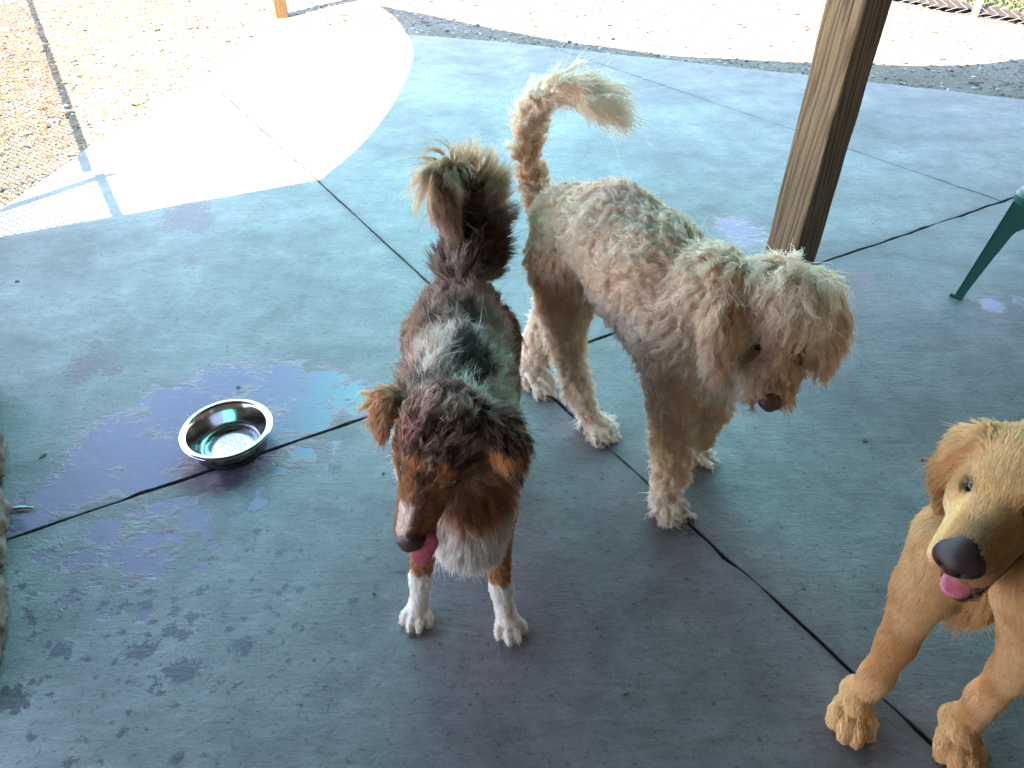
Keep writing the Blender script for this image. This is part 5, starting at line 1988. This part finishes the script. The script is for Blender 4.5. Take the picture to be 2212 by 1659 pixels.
def col3(X, N_, W, dog):
    k = len(X)
    gold = np.array([.80, .50, .235]); light = np.array([.93, .68, .39]); deep = np.array([.56, .25, .075]); grey = np.array([.32, .21, .14])
    m = fbm(X, 10, 61, 3)
    c = lerp(np.tile(gold, (k, 1)), light, smooth(m, .42, .64))
    c = lerp(c, deep, .85 * regw(W, ('ear',), RN3))
    c = lerp(c, light * 1.05, .8 * regw(W, ('bib',), RN3))
    c = lerp(c, light * 1.08, .7 * regw(W, ('paw',), RN3))
    q = H3.loc(X)
    hw = regw(W, ('skull', 'face', 'cheek', 'lid', 'chin', 'earbase'), RN3)
    h = lerp(np.tile(gold * .98, (k, 1)), light, smooth(q[:, 2], -.005, .045) * .8)
    h = lerp(h, gold * .9, smooth(q[:, 0], .07, .11) * smooth(q[:, 1], -.012, .02) * .8)
    h = lerp(h, light * 1.12, smooth(q[:, 0], .06, .10) * smooth(-q[:, 1], .022, .034))
    brg = smooth(q[:, 0], .115, .150) * np.exp(-((q[:, 1] - .004) / .020) ** 2)
    h = lerp(h, grey * .8, np.clip(brg * .5, 0, 1))
    lip = regw(W, ('chin',), RN3) * smooth(q[:, 2] + .25 * (q[:, 0] - .1), -.090, -.076) * smooth(q[:, 0], .05, .08)
    h = lerp(h, np.array([.03, .016, .014]), np.clip(lip * 1.2, 0, .95))
    lid = regw(W, ('lid',), RN3)
    eyr = np.minimum(np.linalg.norm(X - EY3[0], axis=1), np.linalg.norm(X - EY3[1], axis=1))
    h = lerp(h, np.array([.05, .028, .022]), np.clip(np.exp(-(eyr / .0175) ** 6), 0, 1))
    h = lerp(h, deep * .7, .35 * np.exp(-(eyr / .024) ** 4))
    return c * (1 - hw[:, None]) + h * hw[:, None]


R3 = empty('dog', (float(P1[0]), float(P1[1]), 0))
tag(R3, 'golden dog with open mouth leaning in at the right edge', 'dog', 'dogs on the patio')
B3 = gd.body(col3, R3, SKIN)
gd.coat(REG3, col3, B3, HAIR, 190000, seed=9, npts=7, per_clump=14, lock_tone=.16,
        avoid=[(e + H3.d(.7, .4 * s, .4) * .007, .0105) for e, s in zip(EY3, (-1, 1))] + [(H3(LG - .001, 0, -.001), .028)] + [(H3(*q) * 1.0, .0075) for q in ((.060, .042, -.058), (.070, .041, -.066), (.082, .038, -.073), (.094, .034, -.081), (.105, .031, -.088), (.118, .028, -.093), (.130, .024, -.097), (.070, -.041, -.066), (.094, -.034, -.081), (.118, -.028, -.093))])
em3 = eye_mat('dark_eye', (0.05, 0.02, 0.010), (.10, .07, .06))
for e, s in zip(EY3, (-1, 1)): eyeball(R3, e, .0120, H3.d(.9, .12 * s - .25, .15), em3)
nb = [(H3(LG - .019, 0, .002), H3(LG - .000, 0, -.001), .0250, .0200, 'n', .009), (H3(LG - .007, -.0155, -.003), H3(LG - .007, .0155, -.003), .0178, .0178, 'n', .010),
      (H3(LG - .014, 0, -.022), H3(LG - .008, 0, -.016), .009, .010, 'n', .008)]
nc = [(H3(LG + .012, .0125 * s, -.006), H3(LG + .022, .017 * s, -.002), .0056, .0075, .003) for s in (-1, 1)] + [(H3(LG + .0170, 0, -.034), H3(LG + .0195, 0, -.004), .0014, .0014, .002)]
small_solid(nb, nc, .0015, 'nose', R3, NOSEB)
tg = Dog(.0018)
for a, b, r0, r1 in ((H3(.075, 0, -.066), H3(.110, 0, -.078), .022, .0235), (H3(.110, 0, -.078), H3(LG - .036, -.002, -.096), .0245, .0215)):
    tg.cap(a, b, r0, r1, 'n', .006, flat=(unit(H3.u + H3.f * .3), 3.2))
tg.carve(H3(.10, 0, -.066), H3(LG - .024, 0, -.080), .0018, .002, .004)
tg.solve(); tg.surface()
link('tongue', mesh_from(tg.V, tg.Q), R3, TONG, smooth=True)
bm = bmesh.new()
for s in (-1, 1):
    add_tube(bm, [H3(.045, .046 * s, -.052), H3(.070, .045 * s, -.067), H3(.105, .034 * s, -.089), H3(LG - .050, .022 * s, -.109), H3(LG - .033, .008 * s, -.114), H3(LG - .031, 0, -.114)], [.004, .0062, .0062, .0062, .0060, .0058], seg=8)
    add_tube(bm, [H3(.045, .043 * s, -.050), H3(.085, .046 * s, -.054), H3(.120, .040 * s, -.052), H3(LG - .028, .027 * s, -.047), H3(LG - .014, .008 * s, -.038)], [.003, .0042, .0040, .0032, .002], seg=8)
link('lip', bm_mesh(bm), R3, LIP, smooth=True)
n = NT('tooth'); n.base((.75, .70, .58)); n.rough(.3)
for s in (-1, 1):
    bm = bmesh.new()
    b0 = H3(LG - .043, .0170 * s, -.103)
    add_tube(bm, [b0, b0 + H3.d(.1, .1 * s, 1) * .006, b0 + H3.d(-.1, .1 * s, 1) * .012], [.0032, .0026, .0008], seg=8)
    link('tooth', bm_mesh(bm), R3, n.m, smooth=True)
add_claws(R3, claws_g)
